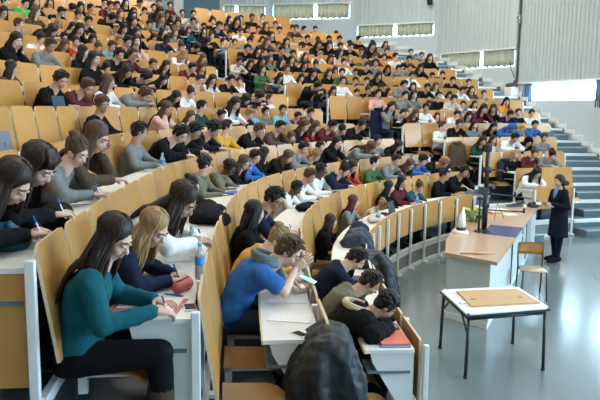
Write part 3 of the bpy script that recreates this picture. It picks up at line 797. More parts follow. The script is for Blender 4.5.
# one entry per student: column, row of pixels of the head, hair colour+style, top colour, pose, [skin], [g = glasses], [row]
PEOPLE = """
4,12,dl,n,w,,g;22,3,ds,j,w;36,12,bl,x,u,,g;35,2,dl,k,u;55,3,rl,m,u;61,12,ks,k,v;19,24,bs,g,t;51,31,dl,k,f;61,24,ll,g,w;16,41,kl,k,h;41,39,dm,w,w;49,46,bs,g,w;66,45,bl,k,w;73,38,ks,k,w;73,9,kc,k,f;74,27,kl,k,w
10,2,ds,b,u;77,6,kl,k,w;78,15,dm,p,w;90,8,ks,k,u;99,11,ks,k,f;103,2,ks,k,w;110,6,rs,m,w;117,5,ks,k,w;125,3,kl,k,u;123,15,bl,k,u;111,19,ks,k,f;134,12,kl,k,u;139,17,kl,k,u;140,3,ks,k,w;146,11,ks,n,w;132,22,kl,k,u
126,29,kl,g,w;137,33,dl,k,u;147,24,ds,x,w;78,29,kl,k,w;86,21,ds,k,w;76,42,dm,r,w;88,38,dl,k,w;119,40,ls,c,w;109,46,bs,l,w;129,42,ks,k,w;134,41,dl,p,w;93,53,kl,k,t;101,48,bm,x,w
153,6,ks,x,w;159,1,bs,b,w;159,10,dl,k,w;168,13,ks,k,w;170,4,ks,m,u;156,16,bl,g,w;164,30,kl,k,t;155,36,dl,k,w;171,38,ks,n,w,z;179,22,ks,k,u;184,12,ds,c,u;192,12,ks,g,u;186,20,dl,x,u;197,20,ks,g,w;175,31,bl,g,u;188,29,dl,t,u;181,45,bm,w,w;192,46,kc,k,f
213,18,kl,k,u;208,30,kl,k,u;215,26,ks,k,w;216,35,bs,k,u;211,41,kl,k,f;222,40,ds,g,t;224,21,ds,k,w;226,25,ks,n,w;226,32,ks,k,w;232,18,kl,k,u;239,17,ds,g,u;242,20,kl,k,w;252,16,ks,k,u,y;263,16,ds,w,u;233,26,ks,k,w;237,30,bs,w,w;245,28,kl,x,w;250,27,ds,k,w;255,23,bl,k,u;261,27,ds,p,w;267,24,ks,w,w;274,23,bs,k,w
235,41,ds,g,u;243,39,ks,g,w;252,37,ks,w,w;261,38,kl,x,w;269,40,bl,x,w;274,34,dl,k,u;284,40,kl,g,u;280,44,bs,x,w;289,43,ds,g,w;293,27,ks,k,w;297,27,bs,x,w;295,37,ks,p,u;250,47,ks,k,w;262,49,kl,k,w;275,48,ks,k,w
303,28,ks,p,u;304,37,ks,k,w;316,28,kc,k,h;316,39,dm,p,w;320,43,kl,k,w;330,38,ks,k,w;329,43,kl,k,w;337,33,kp,k,f;342,38,ks,w,w;341,45,ks,k,w;346,42,ks,c,w;351,45,ks,k,w;359,38,ks,k,u;363,44,ds,k,w;373,42,kl,k,u;361,50,bs,k,w;313,46,ds,w,u;311,55,dl,k,u;304,59,kl,k,u;326,54,ls,c,w;334,57,kl,k,w;340,51,kl,p,u;349,57,ll,k,u;343,61,km,w,u;362,58,ks,e,w;367,61,ks,g,w;371,55,bs,m,w;319,63,km,k,w
386,43,dl,g,u;387,50,ks,k,u;381,56,ds,o,u;394,55,ks,w,u;393,67,ks,g,w;378,67,kl,k,w;411,51,ks,g,u;409,58,ks,k,w;406,66,bs,g,w;415,66,kl,k,w;422,54,ks,b,u;430,56,kl,k,u;424,74,ks,k,w;438,73,ks,k,w;411,74,ds,w,w
13,68,dl,x,t,,g;59,80,ds,k,w;94,52,kl,k,u;115,54,ds,k,w;132,55,bs,m,h,,g;103,67,kl,s,v;125,72,dl,k,v;108,82,bl,w,t;85,87,bs,m,v;143,77,kc,k,f;102,105,bc,k,w,,g;141,90,bs,g,f
153,62,bs,k,w;167,64,dl,k,w;184,53,ll,w,v;192,66,ds,m,v;204,57,bl,x,w;203,66,bl,p,w;164,78,kl,k,v;200,78,ds,p,i;213,78,dl,w,w,,g;177,95,kl,x,v;191,91,dm,w,w
245,60,ds,c,w;255,62,dl,n,w;265,59,kl,k,w;272,68,dl,e,u;281,58,bl,g,u;294,60,kl,k,u;282,67,bs,w,u;285,76,kl,g,v;297,76,kl,k,w;290,52,ds,x,w;240,80,rs,w,w;231,78,ks,k,w;257,95,dc,k,f;270,97,bs,w,u;245,98,kl,k,f;234,101,dl,w,w;274,51,kc,k,w
312,71,kl,k,w;318,64,kl,k,w;326,71,ks,k,f;335,69,kl,w,w;338,72,dl,k,u;346,71,ks,e,u;359,71,ks,b,w;338,79,rs,w,u;353,79,ks,k,w;364,79,ks,t,w;330,92,dl,k,v;341,89,kl,g,w;356,92,ds,m,w;366,89,km,k,h;373,74,kl,k,w;359,64,ds,k,w;319,85,ks,k,f
378,86,ks,k,w;383,92,ks,p,u;395,92,kl,w,u;409,94,ks,g,h;418,93,kl,g,u;435,94,ks,k,u;404,84,ks,k,f;411,83,ks,g,w;418,85,kl,k,u;431,86,ks,k,w;441,85,rl,w,u;397,105,kl,g,h;407,104,ks,k,w;401,112,ks,k,h;421,112,bl,m,w;423,106,ks,w,w;435,103,rs,k,w;449,104,ks,b,w;433,115,rl,m,w;448,97,ks,c,w
453,79,ks,k,w;469,81,ks,k,u;460,88,dl,x,u;456,89,ks,w,w;472,93,bs,g,u;451,94,kl,k,w;466,104,kl,w,u;480,107,kl,m,w;491,107,kl,k,w;507,100,kl,o,h;460,113,ks,w,w;476,114,kl,g,w;508,113,ks,n,w;517,111,ks,k,u;532,112,ks,w,u;475,125,kl,g,u
458,124,rs,k,w,,g;494,127,kl,k,w;510,126,uo,b,f;522,129,yo,y,w;535,125,ks,b,h;483,141,dl,s,w;494,140,dl,w,u;513,137,ks,w,w;528,142,qo,k,v;544,138,rs,g,u;516,155,ll,k,u;533,153,bm,m,w;551,155,dm,g,v
230,113,ds,k,w;243,112,ls,n,v;254,109,ks,l,u,c;266,110,ks,h,u,c;287,108,ks,l,w;298,115,ks,m,w;257,130,bs,k,v;279,127,ks,x,w,,g;295,137,bl,g,w;227,127,ds,y,t;168,106,bl,p,h;193,115,bl,c,h;202,104,ks,s,t;177,134,ks,k,v;191,130,ks,k,v,,g;211,128,kc,k,v;139,132,ks,g,t,c,g
308,111,ds,m,w;306,126,bl,k,w;315,127,bl,r,w;328,126,ks,m,v;341,130,kp,k,w;360,125,dm,k,v;303,148,ks,g,w;325,147,ks,k,u;333,143,kl,k,h;317,156,lm,k,v;368,147,bl,g,f;309,176,bs,w,w;322,170,ks,w,t,z;342,170,km,n,v;352,167,dl,r,w
379,141,ks,g,u;397,146,kl,k,v;375,162,ks,e,t;396,160,ds,g,w;409,165,bl,x,v;421,160,ks,b,v;441,162,ls,k,f;446,174,ks,k,t,c;461,171,ks,k,i,c;443,126,bs,w,t;403,182,kl,m,u;390,187,kl,k,t;420,187,bm,t,w;355,202,rl,g,t;386,206,lm,c,v
175,193,dl,w,v;194,187,km,n,h;206,165,kc,h,t,,g;231,168,kc,h,w,z;245,163,bl,k,w;255,157,ds,b,w;271,153,dl,k,t;283,158,bl,k,v;271,199,ks,n,w,,g;298,188,ks,w,w,z;247,213,kl,k,t;256,240,lm,y,v;333,222,dl,k,t;536,173,kl,w,v
8,183,dl,k,v,b;30,166,df,k,v,b;75,152,bm,g,w,b;92,135,bl,x,i
"""
SEATED = []
def add_students():
    rnd = random.Random(11)
    for line in PEOPLE.strip().splitlines():
        for e in line.split(';'):
            f = e.strip().split(',')
            if len(f) < 5: continue
            u, v = float(f[0]), float(f[1]); hc_, st, top, pose = f[2][0], f[2][1], f[3], f[4]
            sk = f[5] if len(f) > 5 and f[5] else rnd.choice('aaabbc'); gl = len(f) > 6 and f[6] == 'g'
            forced = int(f[7]) if len(f) > 7 else None
            if (hc_, st, top) == ('d', 'l', 't') and pose == 'w' and u > 120 and u < 130: continue
            if pose == 'w' and v < 150 and rnd.random() < .3: pose = rnd.choice('wvis')
            if pose == 'u' and v < 110 and rnd.random() < .4: pose = rnd.choice('ust')
            b = seat_pose(None, u, v, POSE[pose], forced=forced)
            if b is None: print('NOSEAT', e); continue
            TAKEN.setdefault(b[1], []).append(b[2])
            SEATED.append([b[1], b[2], b[3], u, v, hc_, st, top, pose, sk, gl])
def build_students():
    add_students()
    # nobody shares a seat: push neighbours of a row apart
    rows = {}
    for s in SEATED: rows.setdefault(s[0], []).append(s)
    for k, L in rows.items():
        for it in range(30):
            L.sort(key=lambda s: s[1])
            for a, b in zip(L, L[1:]):
                g = .41 - (b[1] - a[1])
                if g > 0: a[1] -= g / 2; b[1] += g / 2
    for k, L in rows.items():
        near, te, tl, tr = BL[k]
        nb_ = sorted([s for s in L if s[1] < te], key=lambda s: -s[1]); fb = sorted([s for s in L if s[1] > tl], key=lambda s: s[1]); ai = [s for s in L if te <= s[1] <= tl]
        for grp, side in ((nb_, 'near side'), (fb, 'stairs side'), (ai, 'in the aisle')):
            for i, s in enumerate(grp):
                kk, t, sc_, u, v, hc_, st, top, pose, sk, gl = s
                far = v < 118
                p, n, tg = front(kk, t); q = p + n * .62; q.z = fl(kk)
                rz = math.atan2(-n.y, -n.x)
                if kk >= 4 and u > 150: sc_ *= .92; q.z += .05
                near_ = kk <= 2 and u < 300
                o = person(pose, st, hc_, top, sk, glasses=gl, near=near_, loc=q, rz=rz, scale=max(.84, min(1.14, sc_)), hood=top in 'h' or (top == 'b' and st == 's' and not far), collar=top in 'nm' and not far, seed=1 + (int(u) % 3 if not far else 0), trous=random.choice('aakn'))
                hair = '%s %s hair' % (STY[st] if st != 'f' else 'long', HN[hc_]) if st != 'o' else '%s head covering' % HN[hc_]
                hair = hair.replace('bun', 'tied').replace('tail', 'ponytailed')
                place_ = ('%s from the aisle, %s' % (ORD[i], side)) if side != 'in the aisle' else ('%s in the aisle' % ORD[i])
                tag(o, 'student, %s, %s top, %s row, %s' % (hair, CN[top], ORD[kk], place_), 'person', 'students in the lecture hall')
                s.append(o)
    print('STUDENTS', len(SEATED), {k: len(v) for k, v in rows.items()}, 'scales out', [(s[3], s[4], s[0], round(s[2], 2)) for s in SEATED if not .9 < s[2] < 1.13])
build_students()
# ------------------------------------------------------------------ the people closest to the camera
def special(u, v, k, ps, key, label, sc_=1.0, **kw):
    b = seat_pose(None, u, v, ps, forced=k)
    p, n, tg = front(k, b[2]); q = p + n * .62; q.z = fl(k)
    o = person(None, ps=ps, key=key, near=True, loc=q, rz=math.atan2(-n.y, -n.x), scale=max(.95, min(1.14, b[3])) * sc_, **kw)
    tag(o, label, 'person', 'students in the lecture hall'); print('SPECIAL', key, [round(float(x), 2) for x in b])
    return o, q, n
LG = lambda a, b: [(Vector((.02, -.09, .54)), Vector((.42, a, .56)), Vector((.44, a, .10))), (Vector((.02, .09, .54)), Vector((.42, b, .54)), Vector((.38, b, .10)))]
P_teal = dict(lean=R_(6), hunch=.22, pitch=R_(33), yaw=R_(-22), sw=.165, legs=LG(-.08, .10),
              R=[(.16, -.25, .77), (.40, -.12, .80), (.9, .35, -.12), Vector((0, .3, -1)), .75], L=[(.16, .26, .78), (.38, .12, .79), (.75, -.6, 0), dn, .25])
TEAL = special(114, 238, 2, P_teal, 'teal', 'woman, long dark brown hair, teal sweater, writing on a pink clipboard, in front', style='l', hair='d', top='t', skin_='b', vox=.0075, boots=True, trous='k')
P_bl = dict(lean=R_(22), pitch=R_(36), yaw=R_(-26), sw=.16, R=[(.25, -.25, ZF), (.42, -.10, ZF), (.8, .5, -.05), dn, .6], L=[(.27, .27, ZF), (.43, .08, ZF), (.75, -.65, 0), dn, .22])
BLOND = special(153, 229, 2, P_bl, 'blond', 'woman, long blond hair, dark navy top, writing beside the teal sweater woman', style='l', hair='l', top='n', skin_='b', vox=.0075)
P_man = dict(lean=R_(29), hunch=.30, pitch=R_(38), yaw=R_(-4), sw=.19, fat=1.08, R=[(.37, -.25, ZF), (.115, -.03, -.055), 'head', None, .12, 'head'], L=[(.30, .24, ZF), (.46, .02, .80), (.85, -.5, .05), dn, .7])
BLUE = special(268, 262, 1, P_man, 'blueman', 'man, short brown hair, blue tee shirt, grey scarf, hiding his face in one hand', style='s', hair='b', top='b', skin_='b', tee=True, vox=.0075, trous='a', sc_=1.08)
P_bj = dict(lean=R_(34), hunch=.35, pitch=R_(48), yaw=R_(10), roll=R_(6), sw=.185, fat=1.12, R=[(.30, -.28, ZF + .02), (.47, -.06, ZF), (.7, .6, -.05), dn, .5], L=[(.30, .30, ZF), (.47, .10, ZF), (.6, -.75, 0), dn, .25])
BJ = special(369, 306, 0, P_bj, 'jacket', 'person, black padded jacket with hood, bent over a desk end with a salmon folder', style='c', hair='k', top='k', skin_='c', hood=True, thick=.045, vox=.008, trous='k')
P_ol = dict(lean=R_(30), hunch=.3, pitch=R_(44), yaw=R_(-4), sw=.185, R=[(.33, -.24, ZF), (.47, -.10, ZF), (.7, .5, 0), dn, .5], L=[(.34, .25, ZF), (.045, .085, -.10), 'head', None, .35, 'head'])
OLIVE = special(351, 283, 0, P_ol, 'olive', 'man, short dark hair, olive shirt, hunched behind the black padded jacket', style='s', hair='d', top='h', skin_='a', vox=.008)
NAVY = special(338, 259, 0, dict(P_ol, lean=R_(27), pitch=R_(46)), 'navy', 'man, short black hair, navy shirt, head bowed, next to the black bags', style='s', hair='k', top='n', skin_='b', vox=.008)
# a grey scarf round the neck of the man in blue
hip, mid, nbk, hcc, rt_ = head_frame(P_man); bm = bmesh.new()
for j in range(3):
    tube(bm, [nbk + Vector((.085 * math.cos(a) - .01, .09 * math.sin(a), .015 + j * .022 - .03 * math.cos(a))) for a in [2 * PI * i / 16 for i in range(17)]], .022, 8)
tube(bm, [nbk + Vector((.07, .05, -.02)), nbk + Vector((.12, .06, -.12)), nbk + Vector((.13, .06, -.25))], [.03, .035, .03], 8)
sb = remesh(bm, .009, 2); me = bpy.data.meshes.new('scarf'); sb.to_mesh(me); sb.free(); me.polygons.foreach_set('use_smooth', [True] * len(me.polygons))
link('scarf', me, mat('scarf_wool', (.13, .17, .18), .9, bump=(60, .6), noise=(40, .3)), BLUE[0])

hip, mid, nbk, hcc, rt_ = head_frame(P_bj); bm = bmesh.new()
tube(bm, [nbk + Vector((.115 * math.cos(a) - .045, .125 * math.sin(a), .045 - .035 * math.cos(a))) for a in [PI / 3 + 2 * PI * 2 / 3 * i / 14 for i in range(15)]], .03, 8)
link('hood_lining', (lambda me: (bm.to_mesh(me), me)[1])(bpy.data.meshes.new('hood_lining')), mat('fleece_beige', (.50, .40, .27), .95, bump=(80, .6)), BJ[0])
# lecturer standing at the podium
P_st = dict(stand=True, lean=R_(2), hunch=.06, pitch=R_(8), yaw=R_(10), sw=.165, hip=Vector((0, 0, .93)),
            legs=[(Vector((0, -.085, .90)), Vector((.03, -.09, .50)), Vector((-.02, -.09, .12))), (Vector((0, .085, .90)), Vector((.02, .10, .50)), Vector((.07, .11, .12)))],
            R=[(.02, -.26, 1.10), (.24, -.12, 1.13), (.8, .5, .2), dn, .5], L=[(.02, .26, 1.10), (.24, .06, 1.15), (.8, -.5, .2), dn, .5])
lp = at(556, 261.5, 0)
lec = link('person', body_mesh(P_st, .009, female=True), None); fit_slots(lec, [SK['a'], CL['k'], M_eye, M_iris, M_lip_, M_brow])
lec.location = lp; lec.rotation_euler = (0, 0, R_(197)); 
tag(lec, 'lecturer, woman in a long dark coat and heeled boots, standing by the podium', 'person', 'lecturer')
bm = bmesh.new(); X_, Y_ = Vector((1, 0, 0)), Vector((0, 1, 0))
loft(bm, torso_secs(P_st, .014)); loft(bm, [((0, 0, .50), Y_, X_, .215, .16), ((0, 0, .70), Y_, X_, .20, .15), ((0, 0, .92), Y_, X_, .185, .135), ((0, 0, 1.1), Y_, X_, .16, .12)])
for sgn, sh, el, wr, hd, nr, cu in arms(P_st):
    capsule(bm, sh, el, .066, .058, 12); capsule(bm, el, el + (wr - el) * .93, .058, .045, 12)
for s in (-1, 1): tube(bm, [(.06, s * .06, 1.42), (.115, s * .05, 1.30), (.135, s * .03, 1.12)], [.022, .03, .015], 6)
b_ = remesh(bm, .012, 3); me = bpy.data.meshes.new('coat'); b_.to_mesh(me); b_.free(); me.polygons.foreach_set('use_smooth', [True] * len(me.polygons))
link('coat', me, cloth('coat_ink', (.008, .010, .018)), lec)
hm = hair_mesh(P_st, 'bob', 5); link('hair', hm, HAIR['d'], lec)
bm = bmesh.new(); hip, mid, nbk, hcc, rt_ = head_frame(P_st); ell(bm, nbk + Vector((.06, 0, -.08)), (.07, .06, .12)); me = bpy.data.meshes.new('blouse'); bm.to_mesh(me); bm.free(); link('blouse', me, mat('cloth_sky', (.10, .22, .36), .8), lec)
bm = bmesh.new()
for hp, kn, an in P_st['legs']:
    capsule(bm, hp, kn, .088, .062, 12); capsule(bm, kn, an, .062, .046, 12)
b_ = remesh(bm, .012, 3); me = bpy.data.meshes.new('trousers'); b_.to_mesh(me); b_.free(); link('trousers', me, CL['k'], lec)
bm = bmesh.new()
for hp, kn, an in P_st['legs']:
    capsule(bm, an + Vector((-.035, 0, -.045)), an + Vector((.18, 0, -.068)), .054, .045, 10); capsule(bm, an + Vector((0, 0, .16)), an, .055, .05, 10); tube(bm, [an + Vector((-.05, 0, -.03)), an + Vector((-.055, 0, -.118))], [.022, .011], 8)
b_ = remesh(bm, .009, 2); me = bpy.data.meshes.new('heeled_boots'); b_.to_mesh(me); b_.free(); link('heeled_boots', me, CL['k'], lec)
# ------------------------------------------------------------------ podium
def px(u, v, z): q = at(u, v, z); return (q.x, q.y)
top = [(2.57, 8.39), (2.02, 8.95), (2.20, 9.76), (2.50, 10.68), (2.93, 11.69), (3.40, 12.55), (4.15, 13.45), (5.24, 14.18)]
pod = empty('lecture_podium', (3.4, 11, 0)); tag(pod, 'long white podium with wood-coloured top, before the front row', 'podium')
def shift(poly, o=pod): return [(x - o.location.x, y - o.location.y) for x, y in poly]
cx_, cy_ = sum(p[0] for p in top) / 8, sum(p[1] for p in top) / 8
dx_, dy_ = .42, .908                                            # along the bench
inner = []
for x, y in top:                                                # body set in from the edge of the worktop
    rx, ry = x - cx_, y - cy_; al = rx * dx_ + ry * dy_; pe = rx * dy_ - ry * dx_
    al *= .965; pe *= .86; inner.append((cx_ + al * dx_ + pe * dy_, cy_ + al * dy_ - pe * dx_))
bm = bmesh.new(); prism(bm, shift(top), .905, .95); finish('worktop', bm, M_podwood, pod, smooth=False)
M_podw = mat('podium_white', (.56, .60, .58), .5)
bm = bmesh.new(); prism(bm, shift(inner), .08, .905); finish('body_panel', bm, M_podw, pod, smooth=False)
bm = bmesh.new(); prism(bm, [(x * 1.01, y * 1.003) for x, y in shift(inner)], 0, .09); finish('plinth', bm, mat('podium_plinth', (.72, .74, .72), .5), pod, smooth=False)
bm = bmesh.new(); prism(bm, shift([px(490.4, 225, .95), px(482, 233.5, .95), px(515.5, 237.5, .95), px(523, 228, .95)]), .948, .956)
finish('blue_inlay', bm, mat('blue_inlay', (.012, .04, .16), .2), pod, smooth=False)
# seam between cabinets, sockets in the side
def on_side(s, z):          # point on the side facing the chair
    a, b = Vector((*inner[0], 0)), Vector((*inner[7], 0)); q = a + (b - a) * s; q.z = z; return q - pod.location
sd = math.atan2(dy_, dx_)
for s in (.36, .70):
    bm = bmesh.new(); box(bm, on_side(s, .49), (.03, .03, .80), (0, 0, sd)); finish('seam', bm, M_black, pod, smooth=False)
for s, z in ((.60, .72), (.60, .58)):
    bm = bmesh.new(); box(bm, on_side(s, z), (.12, .02, .09), (0, 0, sd), bev=.006); finish('socket', bm, M_blackplast, pod, smooth=False)

def thing(name, label, cat, loc, rz=0, group=None):
    o = empty(name, loc, rz); return tag(o, label, cat, group)
def solo(name, label, cat, bm, m, loc, rz=0, smooth=True, group=None):
    o = finish(name, bm, m, None, smooth, loc); o.rotation_euler = (0, 0, rz); return tag(o, label, cat, group)
# black apparatus stand with clamps
b = at(484, 231, .95); t = thing('equipment_stand', 'tall black apparatus stand with clamp bars on the podium', 'stand', b)
bm = bmesh.new(); tube(bm, [(0, 0, 0), (0, 0, .025), (0, 0, .04)], [.11, .11, .05], 20); finish('base', bm, M_black, t)
bm = bmesh.new(); tube(bm, [(0, 0, .02), (0, 0, .72)], .045, 12); tube(bm, [(0, 0, .70), (.0, 0, 1.40)], .036, 12); finish('pole', bm, M_black, t)
for z, s_ in ((1.36, (.10, .10, .12)), (1.0, (.12, .11, .09)), (.42, (.11, .11, .07))):
    bm = bmesh.new(); box(bm, (0, 0, z), s_, bev=.01); finish('clamp', bm, M_black, t)
for z, x0, x1, r in ((.36, -.14, .62, .012), (.62, -.06, .46, .010), (1.02, -.05, .30, .012)):
    bm = bmesh.new(); tube(bm, [(x0, 0, z), (x1, -.04, z - .03)], r, 8); tube(bm, [(x1, -.04, z - .05), (x1, -.04, z + .03)], .02, 8); finish('clamp_bar', bm, M_black, t)
b = at(478.5, 232, .95); t = thing('equipment_stand', 'short thin black rod stand left of the taller apparatus stand', 'stand', b)
bm = bmesh.new(); tube(bm, [(0, 0, 0), (0, 0, .03)], .07, 16); finish('base', bm, M_black, t)
bm = bmesh.new(); tube(bm, [(0, 0, .02), (0, 0, .58)], .018, 10); finish('rod', bm, M_black, t)
for z in (.25, .55):
    bm = bmesh.new(); box(bm, (0, 0, z), (.09, .06, .05), bev=.008); finish('clamp', bm, M_black, t)
# white cone
b = at(461, 233, .95); t = thing('measuring_cone', 'white pointed cone on a round foot, standing on the podium corner by the flowers', 'cone', b)
bm = bmesh.new(); tube(bm, [(0, 0, 0), (0, 0, .02), (0, 0, .05)], [.12, .12, .10], 20); finish('foot', bm, M_whiteplast, t)
bm = bmesh.new(); tube(bm, [(0, 0, .09), (.01, 0, .25), (.03, 0, .42)], [.075, .05, .008], 16); finish('cone', bm, M_whiteplast, t)
bm = bmesh.new(); tube(bm, [(0, 0, .045), (0, 0, .10)], [.078, .078], 16); finish('collar', bm, M_black, t)
# flowers
b = at(473, 223, .95); t = thing('flower_bouquet', 'yellow and green bouquet lying on the podium behind the cone', 'flowers', b); rr_ = random.Random(3)
bl, bf = bmesh.new(), bmesh.new()
for i in range(46):
    p = Vector((rr_.uniform(-.22, .25), rr_.uniform(-.14, .18), rr_.uniform(.03, .24))); ell(bl, p, (.05, .022, .008), (rr_.uniform(-1, 1), rr_.uniform(-1, 1), rr_.uniform(0, 6)), seg=8, rings=5)
    tube(bl, [(p.x * .2, p.y * .2, .02), p], .004, 4)
for i in range(16): ell(bf, (rr_.uniform(-.2, .24), rr_.uniform(-.12, .16), rr_.uniform(.12, .28)), (.03, .03, .024), seg=8, rings=6)
finish('leaves', bl, mat('leaf', (.16, .26, .05), .5), t); finish('blossoms', bf, mat('blossom', (.75, .62, .14), .6), t)
# small things on the podium
bm = bmesh.new(); tube(bm, [(-.28, 0, .012), (.12, .02, .012)], [.010, .014], 8); tube(bm, [(-.1, -.03, .012), (.2, -.02, .012)], .012, 8)
solo('pointer_sticks', 'beige wooden pointer sticks lying on the near end of the podium', 'pointer', bm, M_board, at(480, 254, .95), R_(5))
def flat(name, label, cat, u, v, z, sx, sy, rz, m, th=.004, group=None, bev=0):
    bm = bmesh.new(); box(bm, (0, 0, th / 2), (sx, sy, th), bev=bev); return solo(name, label, cat, bm, m, at(u, v, z), rz, False, group)
PW_ = 'papers on the podium'
flat('paper_sheet', 'white sheet on the podium beside the keyboard', 'paper', 524, 206, .951, .21, .30, .5, M_paper, group=PW_)
flat('paper_sheet', 'white sheet at the far podium edge by the lecturer', 'paper', 537, 203.5, .951, .21, .30, .9, M_paper, group=PW_)
flat('paper_sheet', 'white sheet on the podium behind the blue inlay', 'paper', 509, 214, .951, .21, .30, .2, M_paper, group=PW_)
t = thing('document_board', 'light wooden board with white sheet on the podium behind the blue inlay', 'board', at(497, 212, .951), .4)
bm = bmesh.new(); box(bm, (0, 0, .02), (.55, .42, .04), bev=.005); finish('board', bm, M_board, t, smooth=False)
bm = bmesh.new(); box(bm, (0, 0, .042), (.42, .30, .004)); finish('sheet', bm, M_paper, t, smooth=False)
t = thing('keyboard', 'blue-grey keyboard on the podium near the lecturer', 'keyboard', at(515, 206.5, .951), .45)
bm = bmesh.new(); box(bm, (0, 0, .014), (.36, .15, .026), bev=.005); finish('case', bm, mat('keyboard_blue', (.07, .13, .22), .5), t, smooth=False)
bm = bmesh.new()
for i in range(12):
    for j in range(4): box(bm, (-.155 + .028 * i, -.05 + .033 * j, .031), (.022, .026, .008))
finish('keys', bm, M_blackplast, t, smooth=False)
t = thing('desk_telephone', 'black telephone at the podium edge beside the lecturer', 'telephone', at(533, 207, .951), .6)
bm = bmesh.new(); box(bm, (0, 0, .03), (.20, .18, .06), bev=.015); finish('phone_body', bm, M_blackplast, t)
bm = bmesh.new(); capsule(bm, (-.09, .03, .085), (.09, .03, .085), .02, .02); ell(bm, (-.09, .03, .07), (.03, .03, .02)); ell(bm, (.09, .03, .07), (.03, .03, .02)); finish('handset', bm, M_black, t)
bm = bmesh.new(); tube(bm, [(0, 0, .01), (.12, .1, .28), (.22, .02, .02)], .006, 6); solo('cable', 'dark bent cable on the podium behind the blue inlay', 'cable', bm, M_black, at(494, 220, .95), .3)
# office chair behind the podium
t = thing('office_chair', 'black swivel chair behind the podium in the aisle', 'chair', at(500, 227, 0), R_(200))
bm = bmesh.new()
for i in range(5):
    a = 2 * PI * i / 5; tube(bm, [(0, 0, .10), (.28 * math.cos(a), .28 * math.sin(a), .06)], [.03, .02], 6); ell(bm, (.28 * math.cos(a), .28 * math.sin(a), .03), (.03, .03, .03))
finish('star_base', bm, M_black, t); bm = bmesh.new(); tube(bm, [(0, 0, .08), (0, 0, .46)], .03, 10); finish('column', bm, M_black, t)
bm = bmesh.new(); box(bm, (0, 0, .49), (.48, .48, .08), bev=.03); finish('seat', bm, CL['n'], t)
bm = bmesh.new(); ell(bm, (-.23, 0, .86), (.04, .23, .24)); tube(bm, [(-.15, 0, .48), (-.25, 0, .60), (-.25, 0, .85)], .025, 8); finish('backrest', bm, mat('chair_blue', (.03, .08, .16), .7), t)

# ------------------------------------------------------------------ table and chair on the floor
T = [Vector((*px(467, 314.5, .73), 0)), Vector((*px(550, 308, .73), 0)), Vector((*px(517, 286.5, .73), 0)), Vector((*px(440, 290, .73), 0))]
cT = sum(T, Vector()) / 4
t = thing('folding_table', 'white-topped table with black folding legs standing before the podium', 'table', cT)
Tl = [q - cT for q in T]
bm = bmesh.new(); prism(bm, [(q.x, q.y) for q in Tl], .705, .735); bmesh.ops.bevel(bm, geom=[e for e in bm.edges if abs(e.verts[0].co.z - e.verts[1].co.z) > .01], offset=.04, segments=3, affect='EDGES'); finish('tabletop', bm, M_desk, t, smooth=False)
bm = bmesh.new(); prism(bm, [(q.x * 1.005, q.y * 1.005) for q in Tl], .695, .718); finish('edge_band', bm, M_black, t, smooth=False)
bm = bmesh.new()
for i in range(4):
    a, c = Tl[i] * .92, Tl[(i + 1) % 4] * .92; tube(bm, [(a.x, a.y, .665), (c.x, c.y, .665)], .018, 6)
finish('apron_frame', bm, M_black, t)
for q in Tl:
    bm = bmesh.new(); tube(bm, [(q.x * .92, q.y * .92, .69), (q.x * .95, q.y * .95, .0)], .019, 8); l = finish('leg', bm, M_black, t)
    bm = bmesh.new(); tube(bm, [(q.x * .95, q.y * .95, 0), (q.x * .95, q.y * .95, .03)], .024, 8); finish('foot_cap', bm, M_blackplast, l)
for i, j in ((0, 3), (3, 0)):
    bm = bmesh.new(); tube(bm, [(Tl[i].x * .93, Tl[i].y * .93, .48), (Tl[i].x * .7 + Tl[j].x * .23, Tl[i].y * .7 + Tl[j].y * .23, .66)], .012, 6); finish('folding_strut', bm, M_black, t)
Bq = [px(471.5, 307.5, .736), px(539.7, 303.8, .736), px(516.6, 290.4, .736), px(456.5, 292.5, .736)]; c_ = at(496, 298, .736)
t = thing('wooden_board', 'light wooden board with two finger holes lying on the white table', 'board', c_)
bm = bmesh.new(); prism(bm, [(x - c_.x, y - c_.y) for x, y in Bq], 0, .022); finish('board', bm, M_board, t, smooth=False)
for u, v in ((473, 299), (520, 297)):
    bm = bmesh.new(); q = at(u, v, .76) - c_; ell(bm, (q.x, q.y, .022), (.035, .018, .002), (0, 0, .2)); finish('finger_hole', bm, M_black, t)
bm = bmesh.new(); box(bm, (0, 0, .012), (.07, .05, .024), bev=.006); solo('eraser', 'small white eraser at the corner of the white table', 'eraser', bm, M_whiteplast, at(462.5, 303.5, .736), .4, False)
t = thing('school_chair', 'plywood chair with black steel frame beside the podium', 'chair', (3.66, 10.12, 0), R_(-98))
bm = bmesh.new(); prism(bm, [(.20, -.17), (.20, .17), (.12, .20), (-.16, .185), (-.20, .14), (-.20, -.14), (-.16, -.185), (.12, -.20)], .44, .458); bmesh.ops.bevel(bm, geom=bm.edges[:], offset=.008, segments=2, affect='EDGES'); finish('seat', bm, M_podwood, t)
bm = bmesh.new(); rows = []
for zz in (.64, .70, .78, .83):
    rows.append([bm.verts.new((-.225 - (zz - .64) * .18 + .035 * (y / .2) ** 2, y * (1 if zz < .8 else .93), zz)) for y in [-.2 + .4 * i / 8 for i in range(9)]])
for a, c in zip(rows, rows[1:]):
    for i in range(8): bm.faces.new((a[i], a[i + 1], c[i + 1], c[i]))
bmesh.ops.solidify(bm, geom=bm.faces[:], thickness=.014); finish('backrest', bm, M_seat, t)
for s in (-1, 1):
    bm = bmesh.new(); tube(bm, [(-.27, s * .19, 0), (-.20, s * .185, .44), (-.225, s * .19, .62), (-.25, s * .185, .80)], .0125, 8); finish('leg', bm, M_black, t)
    bm = bmesh.new(); tube(bm, [(.22, s * .19, 0), (.18, s * .175, .43), (-.20, s * .18, .43)], .0125, 8); finish('leg', bm, M_black, t)

